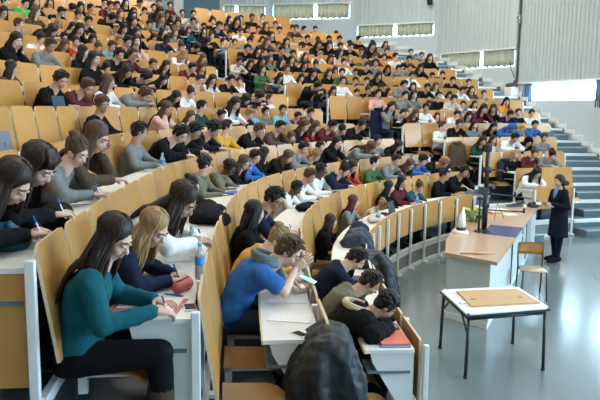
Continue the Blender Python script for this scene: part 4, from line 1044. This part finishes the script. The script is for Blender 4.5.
# ------------------------------------------------------------------ things on the walls
t_ = M_sign = mat('sign_green', (.02, .22, .12), .5)
q = at(521, 19.5, 5.8); 
def wall_pt(A0, A1, u, v):
    a, b_ = Vector((*A0, 0)), Vector((*A1, 0)); lo, hi = 0.0, 1.0
    for _ in range(50):
        m = (lo + hi) / 2; p = a + (b_ - a) * m
        if proj((p.x, p.y, 5))[0] < u: lo = m
        else: hi = m
    p = a + (b_ - a) * lo; return aty(u, v, p.y)
def wall_thing(name, label, cat, A0, A1, u, v):
    p = wall_pt(A0, A1, u, v); d = Vector((A1[0] - A0[0], A1[1] - A0[1], 0)).normalized()
    return thing(name, label, cat, p, math.atan2(d.y, d.x))        # local x along the wall, -y into the room
t = wall_thing('exit_sign', 'small green and white escape route sign high on the ribbed wall', 'sign', A[2], A[1], 521, 19.5)
bm = bmesh.new(); box(bm, (0, -.10, 0), (.20, .03, .26), bev=.004); finish('plate', bm, mat('sign_plate', (.55, .68, .62), .5), t, smooth=False)
bm = bmesh.new(); pts = [(.055, .075), (.02, .095), (-.04, .085), (-.055, .05), (-.02, .015), (.03, -.01), (.055, -.045), (.03, -.085), (-.03, -.09), (-.06, -.07)]
tube(bm, [(x, -.12, z) for x, z in pts], .017, 6); finish('pictogram', bm, M_sign, t)
t = wall_thing('wall_box', 'white box with dark roll on top, fixed to the wall beside the blue curtain', 'box', A[2], A[1], 516, 91)
bm = bmesh.new(); box(bm, (0, -.18, -.02), (.42, .30, .30), bev=.01); finish('cabinet', bm, M_whiteplast, t, smooth=False)
bm = bmesh.new(); capsule(bm, (-.2, -.2, .19), (.18, -.2, .22), .085, .06); ell(bm, (.2, -.2, .28), (.06, .06, .09)); finish('dark_roll', bm, mat('roll_grey', (.08, .09, .09), .8), t)
p0_, p1_ = wall_pt(A[2], A[1], 512.8, 60), wall_pt(A[2], A[1], 519, 79)
bm = bmesh.new(); o_ = Vector((-.12, -.02, 0)); tube(bm, [p0_ + o_, (p0_ * .7 + p1_ * .3) + o_ + Vector((0, 0, -.12)), (p0_ * .3 + p1_ * .7) + o_ + Vector((0, 0, -.10)), p1_ + o_], .012, 6)
tag(finish('wall_cable', bm, M_black), 'thin dark cable curving down the wall to the white box', 'cable')
t = wall_thing('loudspeaker', 'small dark loudspeaker high on the back wall between two cladding panels', 'loudspeaker', A[3], A[2], 432.5, 2.5)
bm = bmesh.new(); box(bm, (0, -.14, 0), (.16, .16, .20), bev=.02); finish('speaker_body', bm, M_blackplast, t); bm = bmesh.new(); tube(bm, [(0, 0, .02), (0, -.10, .0)], .02, 8); finish('mount', bm, M_black, t)

# ------------------------------------------------------------------ coats, bags
from mathutils import noise as mnoise
def coat(label, u, v, z, hgt, m, wid=.42, rz=0, k=None, lean=.0, cat='coat', back=None):
    """garment hanging from its shoulders; (u, v, z) is the hanging point"""
    rd = random.Random(int(u * 7 + v)); bm = bmesh.new()
    X, Y = Vector((0, 1, 0)), Vector((1, 0, 0))
    loft(bm, [((.02, 0, -hgt), X, Y, wid * .52, .09), ((.03, 0, -hgt * .6), X, Y, wid * .46, .10), ((.02, 0, -hgt * .25), X, Y, wid * .48, .10), ((0, 0, -.08), X, Y, wid * .42, .085), ((0, 0, .03), X, Y, wid * .2, .06)], 16)
    for s in (-1, 1):
        capsule(bm, (.02, s * wid * .44, -.07), (.07, s * wid * .56, -hgt * .45), .075, .065); capsule(bm, (.07, s * wid * .56, -hgt * .45), (.10, s * wid * .48, -hgt * .82), .065, .055)
    for i in range(10): a = 2 * PI * i / 10; ell(bm, (.02 + .07 * math.cos(a), .10 * math.sin(a), .03), (.04, .045, .04))
    for i in range(7): y = rd.uniform(-.2, .2) * wid / .42; capsule(bm, (.10, y, -.15), (.11, y + rd.uniform(-.05, .05), -hgt * .95), .02, .03)
    b_ = remesh(bm, .018, 3)
    for bv in b_.verts: bv.co += bv.normal * .016 * mnoise.noise(Vector((bv.co.x * 12, bv.co.y * 14, bv.co.z * 4)))
    loc = at(u, v, z) if back is None else aty(u, v, back)
    o = finish('coat', b_, m, None, True, loc); o.rotation_euler = (0, 0, rz); tag(o, label, cat, 'hung up coats'); return o
def hang_on(k, u, v, hgt, m, label, wid=.4, out=-.16):
    """coat over the front edge of bench row k"""
    ts = find_t(k, u, out, fl(k) + .80); t_ = max(ts); p, n, tg = front(k, t_)
    w = proj(pos(k, t_, out, fl(k) + .80)); z = fl(k) + .80 + (w[1] - v) * w[2] / F
    o = coat(label, u, v, 1.0, hgt, m, wid); q = p + n * out; q.z = z; o.location = q; o.rotation_euler = (0, 0, math.atan2(-n.y, -n.x)); return o
hang_on(3, 457, 144, 1.0, CL['x'], 'brown-grey coat hanging at a bench corner below the man in white', .42)
hang_on(5, 378, 110, 1.05, CL['n'], 'dark navy coat with maroon scarf hanging at the aisle bench corner', .46)
hang_on(2, 505, 161, .62, cloth('denim', (.08, .14, .20)), 'blue denim jacket hanging over the bench behind the apparatus stand', .36)
from mathutils import noise as mnoise
def pile(name, label, cat, loc, blobs, m, vox=.02, group=None, rz=0):
    bm = bmesh.new()
    for b_ in blobs:
        if len(b_) == 2: ell(bm, b_[0], b_[1])
        elif len(b_) == 3: ell(bm, b_[0], b_[1], b_[2])
        else: capsule(bm, *b_)
    b2 = remesh(bm, vox, 2)
    for v in b2.verts: v.co += v.normal * (.022 * mnoise.noise(v.co * 7) + .009 * mnoise.noise(v.co * 19))
    o = finish(name, b2, m, None, True, loc); o.rotation_euler = (0, 0, rz); return tag(o, label, cat, group)
# big black coat thrown over the bench before the man in blue
from mathutils import noise as mnoise
def drape(name, label, cat, loc, rz, path, width, m, seed=0, fold=.03, thick=.035, hem=.06, sleeve=None):
    """cloth thrown over an edge: path of (x, z) across the edge, width along it, with folds that grow towards the hems"""
    N, W = 40, 34; bm = bmesh.new(); seg = [0]
    P = [Vector((x, 0, z)) for x, z in path]
    for a_, b_ in zip(P, P[1:]): seg.append(seg[-1] + (b_ - a_).length)
    grid = []
    for i in range(N + 1):
        s_ = seg[-1] * i / N; j = max(q for q in range(len(seg)) if seg[q] <= s_ + 1e-9); j = min(j, len(P) - 2)
        f = (s_ - seg[j]) / (seg[j + 1] - seg[j]); c = P[j] * (1 - f) + P[j + 1] * f
        e = abs(i / N - .45) * 2; row = []
        for k_ in range(W + 1):
            y = (k_ / W - .5) * width * (1 + .12 * e + .10 * math.sin(i * .23 + seed))
            q = Vector((c.x, y, c.z)); w_ = mnoise.noise(Vector((y * 7 + seed, s_ * 2.2, seed)))
            amp = fold * (.35 + e)
            d_ = Vector((1 if c.x > 0 else -1, 0, .5)).normalized()
            q += d_ * (amp * (math.sin(y * 38 + 3 * w_ + seed) + 1.2 * w_)) + Vector((0, amp * .6 * math.sin(s_ * 17 + seed), 0))
            q.z -= hem * e * abs(mnoise.noise(Vector((y * 5, seed, 0)))) + .10 * e * (abs(k_ / W - .5) * 2) ** 3 * 0
            q.z -= .07 * (abs(k_ / W - .5) * 2) ** 4
            row.append(bm.verts.new(q))
        grid.append(row)
    for r1, r2 in zip(grid, grid[1:]):
        for k_ in range(W): bm.faces.new((r1[k_], r1[k_ + 1], r2[k_ + 1], r2[k_]))
    bm.faces.new([r[0] for r in grid]); bm.faces.new([r[-1] for r in grid][::-1]); bm.faces.new(grid[0][::-1]); bm.faces.new(grid[-1])
    for k_ in (): pass
    bm.faces.new([grid[0][0], grid[0][-1], grid[-1][-1], grid[-1][0]])
    for sl in sleeve or []: tube(bm, sl[0], sl[1], 10)
    b2 = remesh(bm, .016, 3)
    for v in b2.verts: v.co += v.normal * .010 * mnoise.noise(v.co * 22)
    o = finish(name, b2, m, None, True, loc); o.rotation_euler = (0, 0, rz); return tag(o, label, cat)
M_coat = mat('black_coat', (.009, .010, .012), .6, bump=(14, .6))
M_navy = mat('navy_coat', (.016, .022, .038), .6, bump=(14, .6))
q = pos(1, -3.46, -.03, fl(1))
drape('coat', 'large black coat draped over the bench end below the blue tee shirt man', 'coat', q, R_(4), [(-.24, .08), (-.27, .36), (-.26, .58), (-.18, .74), (-.02, .84), (.11, .78), (.19, .56), (.23, .30), (.22, .06)], .46, M_coat, 2.0, .035,
      sleeve=[([(-.05, -.16, .78), (-.1, -.23, .62), (-.08, -.25, .4), (-.06, -.23, .2)], [.07, .07, .06, .05])])
q = pos(0, .05, -.06, fl(0))
drape('jacket', 'black jacket hanging over the front bench behind the open laptop', 'jacket', q, R_(-6), [(-.30, .70), (-.26, .82), (-.08, .90), (.10, .88), (.26, .72), (.32, .42), (.30, .05)], .55, M_coat, 5.0, .035,
      sleeve=[([(.05, -.2, .9), (.16, -.27, .78), (.20, -.29, .5), (.2, -.27, .3)], [.06, .065, .06, .05])])
q = pos(0, 1.15, .04, fl(0))
drape('jacket', 'dark navy jacket heaped on the front bench, farther from the laptop', 'jacket', q, R_(-10), [(-.24, .79), (-.16, .93), (.0, .97), (.10, .86), (.16, .62)], .55, M_navy, 9.0, .035)
q = pos(0, 1.75, .14, fl(0))
pile('backpack', 'small navy backpack on the front bench behind the dark jackets', 'bag', q,
     [((0, 0, .85), (.14, .18, .12)), ((.10, .03, .83), (.07, .12, .08)), ((.0, -.1, .95), (.05, .12, .94), .02, .02)], cloth('bagnavy', (.018, .028, .05)), .016)
q = pos(3, -4.0, .24, fl(3) + DESK)
t = pile('backpack', 'blue and teal backpack on the desk end at the left photo edge', 'bag', q, [((0, 0, .07), (.11, .13, .085)), ((.06, .02, .06), (.06, .10, .06)), ((-.03, -.08, .06), (.08, .07, .06)), ((.0, .05, .14), (.05, -.06, .15), .02, .02)], mat('bag_blue', (.012, .085, .14), .6, noise=(12, .7)), .010)
q = pos(3, -3.45, .12, fl(3) + DESK)
pile('bag', 'black bag on the desk behind the tall backrest at left', 'bag', q, [((0, 0, .08), (.12, .18, .10)), ((.0, .1, .10), (.08, .1, .09))], CL['k'], .012)
q = pos(2, -1.0, .1, fl(2) + DESK)
pile('jacket_heap', 'black jacket lying over the backrests between the bottles and the black-haired woman', 'jacket', q, [((-.02, 0, .08), (.16, .36, .09)), ((-.14, .05, .0), (.09, .30, .16)), ((.1, -.2, .05), (.12, .16, .07)), ((-.1, .3, .1), (.10, .14, .08))], CL['k'], .014)
for i, (k, tt, off_, lab) in enumerate([(0, 3.0, .1, 'beige knitted scarf on the front row desk'), (1, 1.9, .1, 'black cap on the second row desk')]):
    q = pos(k, tt, off_, fl(k) + DESK)
    pile(['scarf', 'cap'][i], lab, ['scarf', 'cap'][i], q, [((0, 0, .05), (.14, .17, .055)), ((.06, .08, .06), (.10, .09, .06)), ((-.06, -.1, .05), (.1, .08, .05))], [CL['c'], CL['k']][i], .012)
# bags under and between the rows in the aisle
rdm = random.Random(5)
for i, (k, tt, off_, c_, lab) in enumerate([(2, BL[2][2] - .45, .45, 'k', 'black bag on the aisle floor below the green top student'), (1, BL[1][1] + .25, .4, 'k', 'black bag on the aisle floor at the second bench row'), (3, BL[3][2] - .3, .35, 'n', 'navy bag on the aisle step under the man in white'),
                                      (4, BL[4][2] + .4, -.3, 'k', 'black bag under the fifth bench front by the aisle'), (6, BL[6][2] + .6, -.3, 'k', 'black bag under the seventh bench front by the aisle'), (6, BL[6][2] + 1.5, -.3, 'x', 'brown bag under the seventh bench front, deeper in the row'), (4, BL[4][2] + 1.0, -.3, 'n', 'navy bag under the fifth bench front, deeper in the row')]):
    q = pos(k, tt, off_, fl(k - 1) if off_ < 0 else fl(k))
    pile('bag', lab, 'bag', q, [((0, 0, .15), (.14, .20, .16)), ((.05, .02, .26), (.09, .14, .10)), ((.0, -.1, .3), (.0, .1, .32), .02, .02)], CL[c_], .02)

# ------------------------------------------------------------------ paper and pens on the desks
def sheet_mat():
    m = mat('written_sheet', (.84, .84, .82), .7); nt = m.node_tree; b = nt.nodes['Principled BSDF']
    tc = nt.nodes.new('ShaderNodeTexCoord'); w = nt.nodes.new('ShaderNodeTexWave'); w.inputs['Scale'].default_value = 22; w.bands_direction = 'X'; w.inputs['Distortion'].default_value = 1.5; w.inputs['Detail'].default_value = 3; w.inputs['Detail Scale'].default_value = 6
    rp = nt.nodes.new('ShaderNodeValToRGB'); rp.color_ramp.elements[0].position = .08; rp.color_ramp.elements[0].color = (.55, .56, .60, 1); rp.color_ramp.elements[1].position = .25; rp.color_ramp.elements[1].color = (.85, .85, .83, 1)
    nt.links.new(tc.outputs['Object'], w.inputs['Vector']); nt.links.new(w.outputs['Fac'], rp.inputs[0]); nt.links.new(rp.outputs[0], b.inputs['Base Color'])
    return m
M_sheet = sheet_mat()
bm = bmesh.new(); box(bm, (0, 0, .002), (.297, .21, .004)); ME_sheet = bpy.data.meshes.new('exam_sheet'); bm.to_mesh(ME_sheet); bm.free(); ME_sheet.materials.append(M_sheet)
bm = bmesh.new(); box(bm, (0, 0, .008), (.30, .22, .016), bev=.004); ME_book = bpy.data.meshes.new('notebook'); bm.to_mesh(ME_book); bm.free()
pens = 0
rdm = random.Random(21)
def desk_item(me, name, m, k, t_, off_, dz, rz, label, cat, group):
    o = bpy.data.objects.new(name, me); COL.objects.link(o); p, n, tg = front(k, t_); q = p + n * off_; q.z = fl(k) + DESK + dz; o.location = q; o.rotation_euler = (0, 0, math.atan2(-n.y, -n.x) + rz)
    if m is not None:
        if not o.data.materials: o.data.materials.append(m)
        o.material_slots[0].link = 'OBJECT'; o.material_slots[0].material = m
    return tag(o, label, cat, group)
def who(o): return o['label'].replace('student, ', '').split(', ')
for s in SEATED:
    k, t_, o = s[0], s[1], s[-1]
    if k > 5 or BL[k][1] < t_ < BL[k][2]: continue
    lab = ', '.join(who(o)[-3:]).replace(' top', '')
    desk_item(ME_sheet, 'exam_sheet', None, k, t_ + rdm.uniform(-.05, .05), .17 + rdm.uniform(-.02, .02), .001, rdm.uniform(-.25, .25), 'exam sheet of student in ' + lab, 'paper', 'exam sheets on the desks')
    if rdm.random() < .5 and k < 5:
        desk_item(ME_sheet, 'exam_sheet', None, k, t_ + .27, .17, .001, rdm.uniform(-.3, .3), 'second sheet of student in ' + lab, 'paper', 'exam sheets on the desks')
def d(k, t_, off_=.2): return k, t_, off_
NB = 'notebooks on the desks'
desk_item(ME_book, 'notebook', M_whiteplast, 2, -1.85, .22, .001, .1, 'closed white notebook in front of the black-haired woman in a white top', 'notebook', NB)
M_pink = mat('salmon_folder', (.80, .19, .13), .6)
def pxitem(me_bm, name, label, cat, m, k, u, v, rz, smooth=False, dz=0, group=None):
    """an item at the place on desk k that is seen at (u, v)"""
    q = at(u, v, fl(k) + DESK + dz); return solo(name, label, cat, me_bm, m, q, rz, smooth, group)
def bxm(sx, sy, sz, bev=0):
    bm = bmesh.new(); box(bm, (0, 0, sz / 2), (sx, sy, sz), bev=bev); return bm
# front row end: salmon folder on a blue one, sheets, pencil cases
FR = lambda t_, o_, dz=0: pos(0, t_, o_, fl(0) + DESK + dz)
solo('folder', 'blue folder under the salmon folder at the front desk end', 'folder', bxm(.24, .33, .008), mat('blue_folder', (.12, .22, .42), .5), FR(-2.56, .16), R_(4), False)
solo('folder', 'salmon-red folder lying at the end of the front row desk', 'folder', bxm(.23, .31, .010), M_pink, FR(-2.53, .15, .010), R_(6), False)
solo('exam_sheet', 'white sheets under the arms of the padded jacket student', 'paper', bxm(.23, .32, .006), M_sheet, FR(-2.22, .22), R_(-4), False, 'exam sheets on the desks')
def pencil_case(q, label, m, rz=0, L=.21):
    t = thing('pencil_case', label, 'pencil case', q, rz, 'pencil cases on the desks')
    bm = bmesh.new(); capsule(bm, (-L / 2, 0, .035), (L / 2, 0, .035), .035, .035, 12); finish('pouch', bm, m, t)
    bm = bmesh.new(); tube(bm, [(-L / 2, 0, .072), (L / 2, 0, .072)], .005, 6); tube(bm, [(L / 2, 0, .07), (L / 2 + .03, .01, .05)], .004, 5); finish('zip', bm, M_black, t)
    return t
pencil_case(FR(-1.75, .10), 'dark red pencil case near the front row edge beside the padded jacket', mat('case_red', (.17, .02, .035), .6), R_(60))
pencil_case(FR(-2.05, .08), 'black pencil case with pens spilling out beside the salmon folder', CL['k'], R_(100), .17)
pc = at(183, 291, fl(2) + DESK); t = pencil_case(pc, 'open pink pencil case beside the phone on the teal woman\'s desk', mat('case_pink', (.52, .10, .12), .6), R_(70), .17)
t.scale = (.8, 1.0, 1.05)
solo('clipboard', 'pink clipboard under the teal sweater woman\'s paper', 'clipboard', bxm(.30, .40, .006), mat('clip_pink', (.52, .16, .16), .5), at(148, 306, fl(2) + DESK), R_(86), False)
solo('exam_sheet', 'white paper the teal sweater woman writes on', 'paper', bxm(.23, .34, .003), M_sheet, at(151, 303, fl(2) + DESK + .006), R_(88), False, 'exam sheets on the desks')
t = thing('tissue_pack', 'blue and white tissue pack behind the pink clipboard', 'tissues', at(168, 286, fl(2) + DESK), R_(10))
bm = bxm(.11, .06, .025, .008); finish('pack', bm, M_whiteplast, t); bm = bxm(.085, .045, .028, .008); finish('blue_label', bm, mat('tissue_blue', (.15, .50, .68), .5), t)
def pen(q, d, label, m, L=.14, cat='pen'):
    t = thing('pen', label, cat, q, 0, 'pens'); d = Vector(d).normalized(); bm = bmesh.new(); tube(bm, [(0, 0, 0), d * .012, d * L * .9, d * L], [.001, .0045, .0048, .003], 8); finish('barrel', bm, m, t)
    bm = bmesh.new(); tube(bm, [d * L * .72, d * L * 1.0], .006, 8); finish('cap', bm, MATS['pen_blue'], t); return t
mat('pen_blue', (.02, .10, .42), .3)
pen(at(164, 295, fl(2) + DESK) + Vector((0, 0, .008)), (1, -.35, 0), 'blue highlighter lying by the pink pencil case', MATS['pen_blue'], .13)
def hand_point(o, key_ps, side='R', ahead=.085, dz=.0):
    a = key_ps[side]; w = Vector(a[1]); dd = Vector(a[2]).normalized()
    return o.matrix_basis @ (w + dd * ahead + Vector((0, 0, dz)))
pen(hand_point(TEAL[0], P_teal, dz=-.055), (-.25, -.12, .9), 'white and blue pen in the teal sweater woman\'s hand', M_whiteplast, .15)
pen(hand_point(BLOND[0], P_bl, dz=-.03), (-.35, .05, .9), 'dark pen in the blond woman\'s hand', M_blackplast, .14)
for s in SEATED:                                     # pens in the hands of the nearer writers
    if s[0] <= 3 and s[3] < 300 and s[8] in 'wv':
        o = s[-1]; ps = POSE[s[8]]; pen(hand_point(o, ps, dz=-.03), (-.35, -.1, .9), 'pen held by student in ' + ', '.join(who(o)[-3:]).replace(' top', ''), M_whiteplast, .14)
def phone(q, label, rz, lit=False, tilt=0):
    t = thing('smartphone', label, 'phone', q, rz, 'phones on the desks'); t.rotation_euler = (tilt, 0, rz)
    bm = bxm(.072, .14, .009, .004); finish('phone_case', bm, M_whiteplast, t); bm = bmesh.new(); box(bm, (0, 0, .0095), (.060, .105, .0015)); finish('phone_screen', bm, mat('lit_screen', (.1, .5, .5), .3, emit=(.15, .75, .72, .9)) if lit else M_screen, t, smooth=False)
phone(at(190, 308, fl(2) + DESK), 'white smartphone at the teal woman\'s desk edge', R_(15))
hp = BLUE[0].matrix_basis @ (Vector(P_man['L'][1]) + Vector((.09, -.05, .02)))
phone(hp, 'phone with lit turquoise screen in the blue tee shirt man\'s hand', R_(70), True, R_(18))
phone(at(300, 335, fl(1) + DESK), 'dark phone on the desk of the man in blue', R_(40))
for i, (u, v, lab) in enumerate([(290, 322, 'white exam sheet under the elbow of the man in blue'), (296, 300, 'sheets scattered behind the man in blue\'s arm'), (293, 281, 'sheet further along the blue man\'s desk')]):
    solo('exam_sheet', lab, 'paper', bxm(.30, .21, .004), M_sheet, pos(1, -3.05 + .45 * i, .19, fl(1) + DESK + .001), R_(180 + 12 * i - 10), False, 'exam sheets on the desks')
t = thing('juice_pack', 'blue and white drink pouch on the desk edge behind the lit phone', 'drink', pos(1, -2.35, .10, fl(1) + DESK), R_(25))
bm = bxm(.10, .20, .05, .015); finish('pouch', bm, M_whiteplast, t); bm = bxm(.075, .12, .053, .015); finish('printed_label', bm, MATS['tissue_blue'], t)
def bottle(q, label, h=.22, capm=None, lm=None):
    t = thing('water_bottle', label, 'bottle', q, 0, 'water bottles on the desks'); m = mat('clear_plastic', (.78, .86, .90), .12); m.node_tree.nodes['Principled BSDF'].inputs['Transmission Weight'].default_value = .75; m.node_tree.nodes['Principled BSDF'].inputs['IOR'].default_value = 1.2
    bm = bmesh.new(); tube(bm, [(0, 0, 0), (0, 0, .01), (0, 0, h * .3), (0, 0, h * .33), (0, 0, h * .36), (0, 0, h * .66), (0, 0, h * .82), (0, 0, h * .93)], [.028, .033, .033, .030, .033, .033, .016, .013], 14); finish('bottle_body', bm, m, t)
    bm = bmesh.new(); tube(bm, [(0, 0, h * .92), (0, 0, h)], .015, 12); finish('bottle_cap', bm, capm or MATS['tissue_blue'], t)
    bm = bmesh.new(); tube(bm, [(0, 0, h * .40), (0, 0, h * .60)], .0342, 14, cap=False); finish('bottle_label', bm, lm or mat('label_blue', (.04, .25, .60), .5), t)
bottle(at(192, 257, fl(2) + DESK), 'clear bottle with blue label standing before the blond woman, the farther of two', .24)
bottle(at(200, 279, fl(2) + DESK), 'clear bottle with blue cap beside the pink pencil case, the nearer of two', .25)
bottle(pos(3, .55, .12, fl(3) + DESK), 'clear water bottle before the bearded man\'s neighbour in the fourth row', .23)
bottle(pos(0, 2.95, .06, fl(0) + DESK), 'blue-labelled bottle on the front row desk beside the purple-haired woman', .20)
bottle(pos(0, 5.0, .06, fl(0) + DESK), 'water bottle on the front row desk by the teal top student', .20)
bottle(pos(2, 12.0, .12, fl(2) + DESK), 'turquoise bottle beside the student with glasses in the far block', .22, None, CL['t'])
def laptop(q, rz, label, m, open_=105, glow=None, mark=False):
    t = thing('laptop', label, 'laptop', q, rz, 'laptops on the desks')
    bm = bxm(.24, .34, .016, .004); finish('keyboard_deck', bm, m, t, smooth=False)
    a = R_(open_); bm = bmesh.new(); M4 = Matrix.Translation((.12, 0, .014)) @ Matrix.Rotation(PI - a, 4, 'Y')
    box(bm, M4 @ Vector((-.115, 0, .005)), (.23, .34, .010), M4.to_3x3().to_4x4(), bev=.003); lid = finish('lid', bm, m, t, smooth=False)
    bm = bmesh.new(); box(bm, M4 @ Vector((-.115, 0, -.0015)), (.20, .31, .003), M4.to_3x3().to_4x4()); finish('screen', bm, mat('laptop_screen', (.5, .6, .65), .3, emit=(.6, .75, .85, 1.0)) if glow else M_screen, lid, smooth=False)
    if mark:
        bm = bmesh.new(); ell(bm, M4 @ Vector((-.115, 0, .011)), (.018, .014, .002), M4.to_3x3(), seg=12, rings=6); finish('lid_emblem', bm, M_blackplast, lid)
    return t
def row_laptop(k, t_, off_, label, m, **kw):
    p, n, tg = front(k, t_); q = p + n * off_; q.z = fl(k) + DESK
    laptop(q, math.atan2(-n.y, -n.x) + kw.pop('turn', 0), label, m, **kw)
M_lap = mat('laptop_grey', (.16, .20, .24), .4, metal=.3); M_lapb = mat('laptop_blue', (.02, .05, .10), .4)
row_laptop(0, -.75, .13, 'open laptop with bright screen on the front row beside the black jackets', M_blackplast, glow=True)
row_laptop(0, 3.75, .16, 'black open laptop on the front row beside the blond student', M_blackplast)
s_ = lambda k, u, z: (find_t(k, u, .12, fl(k) + .85) or [0])[-1]
row_laptop(4, s_(4, 10, 0), .26, 'grey laptop lid with a dark emblem at the left photo edge', M_lap, mark=True)
row_laptop(5, s_(5, 53, 0), .14, 'dark blue laptop hiding its user, fifth row at left', M_lapb, open_=100)
row_laptop(3, s_(3, 547, 0), .14, 'dark laptop beside the headband student near the stairs', M_blackplast)
solo('book', 'bright blue book on the third row desk before the green hooded student', 'book', bxm(.20, .28, .03, .004), mat('book_blue', (.015, .10, .40), .45), pos(2, 1.05, .14, fl(2) + DESK), R_(150), False)

lq = lec.matrix_basis @ Vector((.31, -.02, 1.15)); bm = bmesh.new(); box(bm, (0, 0, 0), (.21, .29, .004)); o = solo('paper_sheet', 'sheet of paper held by the standing lecturer', 'paper', bm, M_paper, lq, R_(197), False); o.rotation_euler = (0, R_(-35), R_(197))
# ------------------------------------------------------------------ light
def area(name, loc, rot, sx, sy, power, col):
    l = bpy.data.lights.new(name, 'AREA'); l.shape = 'RECTANGLE'; l.size = sx; l.size_y = sy; l.energy = power; l.color = col
    o = bpy.data.objects.new(name, l); COL.objects.link(o); o.location = loc; o.rotation_euler = rot
    return o
M_tube = mat('lamp_diffuser', (.9, .9, .85), .5, emit=(1, .95, .84, 4))
for i, (x, y) in enumerate([(-9, 4), (-9, 12), (-3, 3), (-3, 11), (-3, 19), (3, 5), (3, 13), (3, 21), (7, 4), (7, 12)]):
    t = empty('ceiling_lamp', (x, y, HC - .2)); tag(t, 'long white ceiling lamp above the lecture hall', 'lamp', 'ceiling lamps of the hall')
    bm = bmesh.new(); box(bm, (0, 0, .1), (.7, 3.2, .12), bev=.02); finish('lamp_body', bm, M_whiteplast, t, smooth=False)
    bm = bmesh.new(); box(bm, (0, 0, .03), (.6, 3.1, .03)); finish('diffuser', bm, M_tube, t, smooth=False)
    area('lamp_light', (x, y, HC - .25), (0, 0, 0), .6, 3.1, (370 if y > 15 else 185 if y > 8 else 75), (1, .93, .80))
w = bpy.data.worlds.new('world'); sc.world = w; w.use_nodes = True
w.node_tree.nodes['Background'].inputs['Color'].default_value = (.75, .85, 1, 1); w.node_tree.nodes['Background'].inputs['Strength'].default_value = .04
# daylight through the side windows
area('daylight', (11.0, 3.5, 4.4), (0, R_(90), 0), 2.4, 11, 430, (.55, .78, 1))
sc.view_settings.view_transform = 'Standard'; sc.view_settings.look = 'None'; sc.view_settings.gamma = 1; sc.view_settings.use_curve_mapping = False
sc.view_settings.exposure = 0.15
sc.cycles.use_denoising = True
sc.cycles.max_bounces = 6
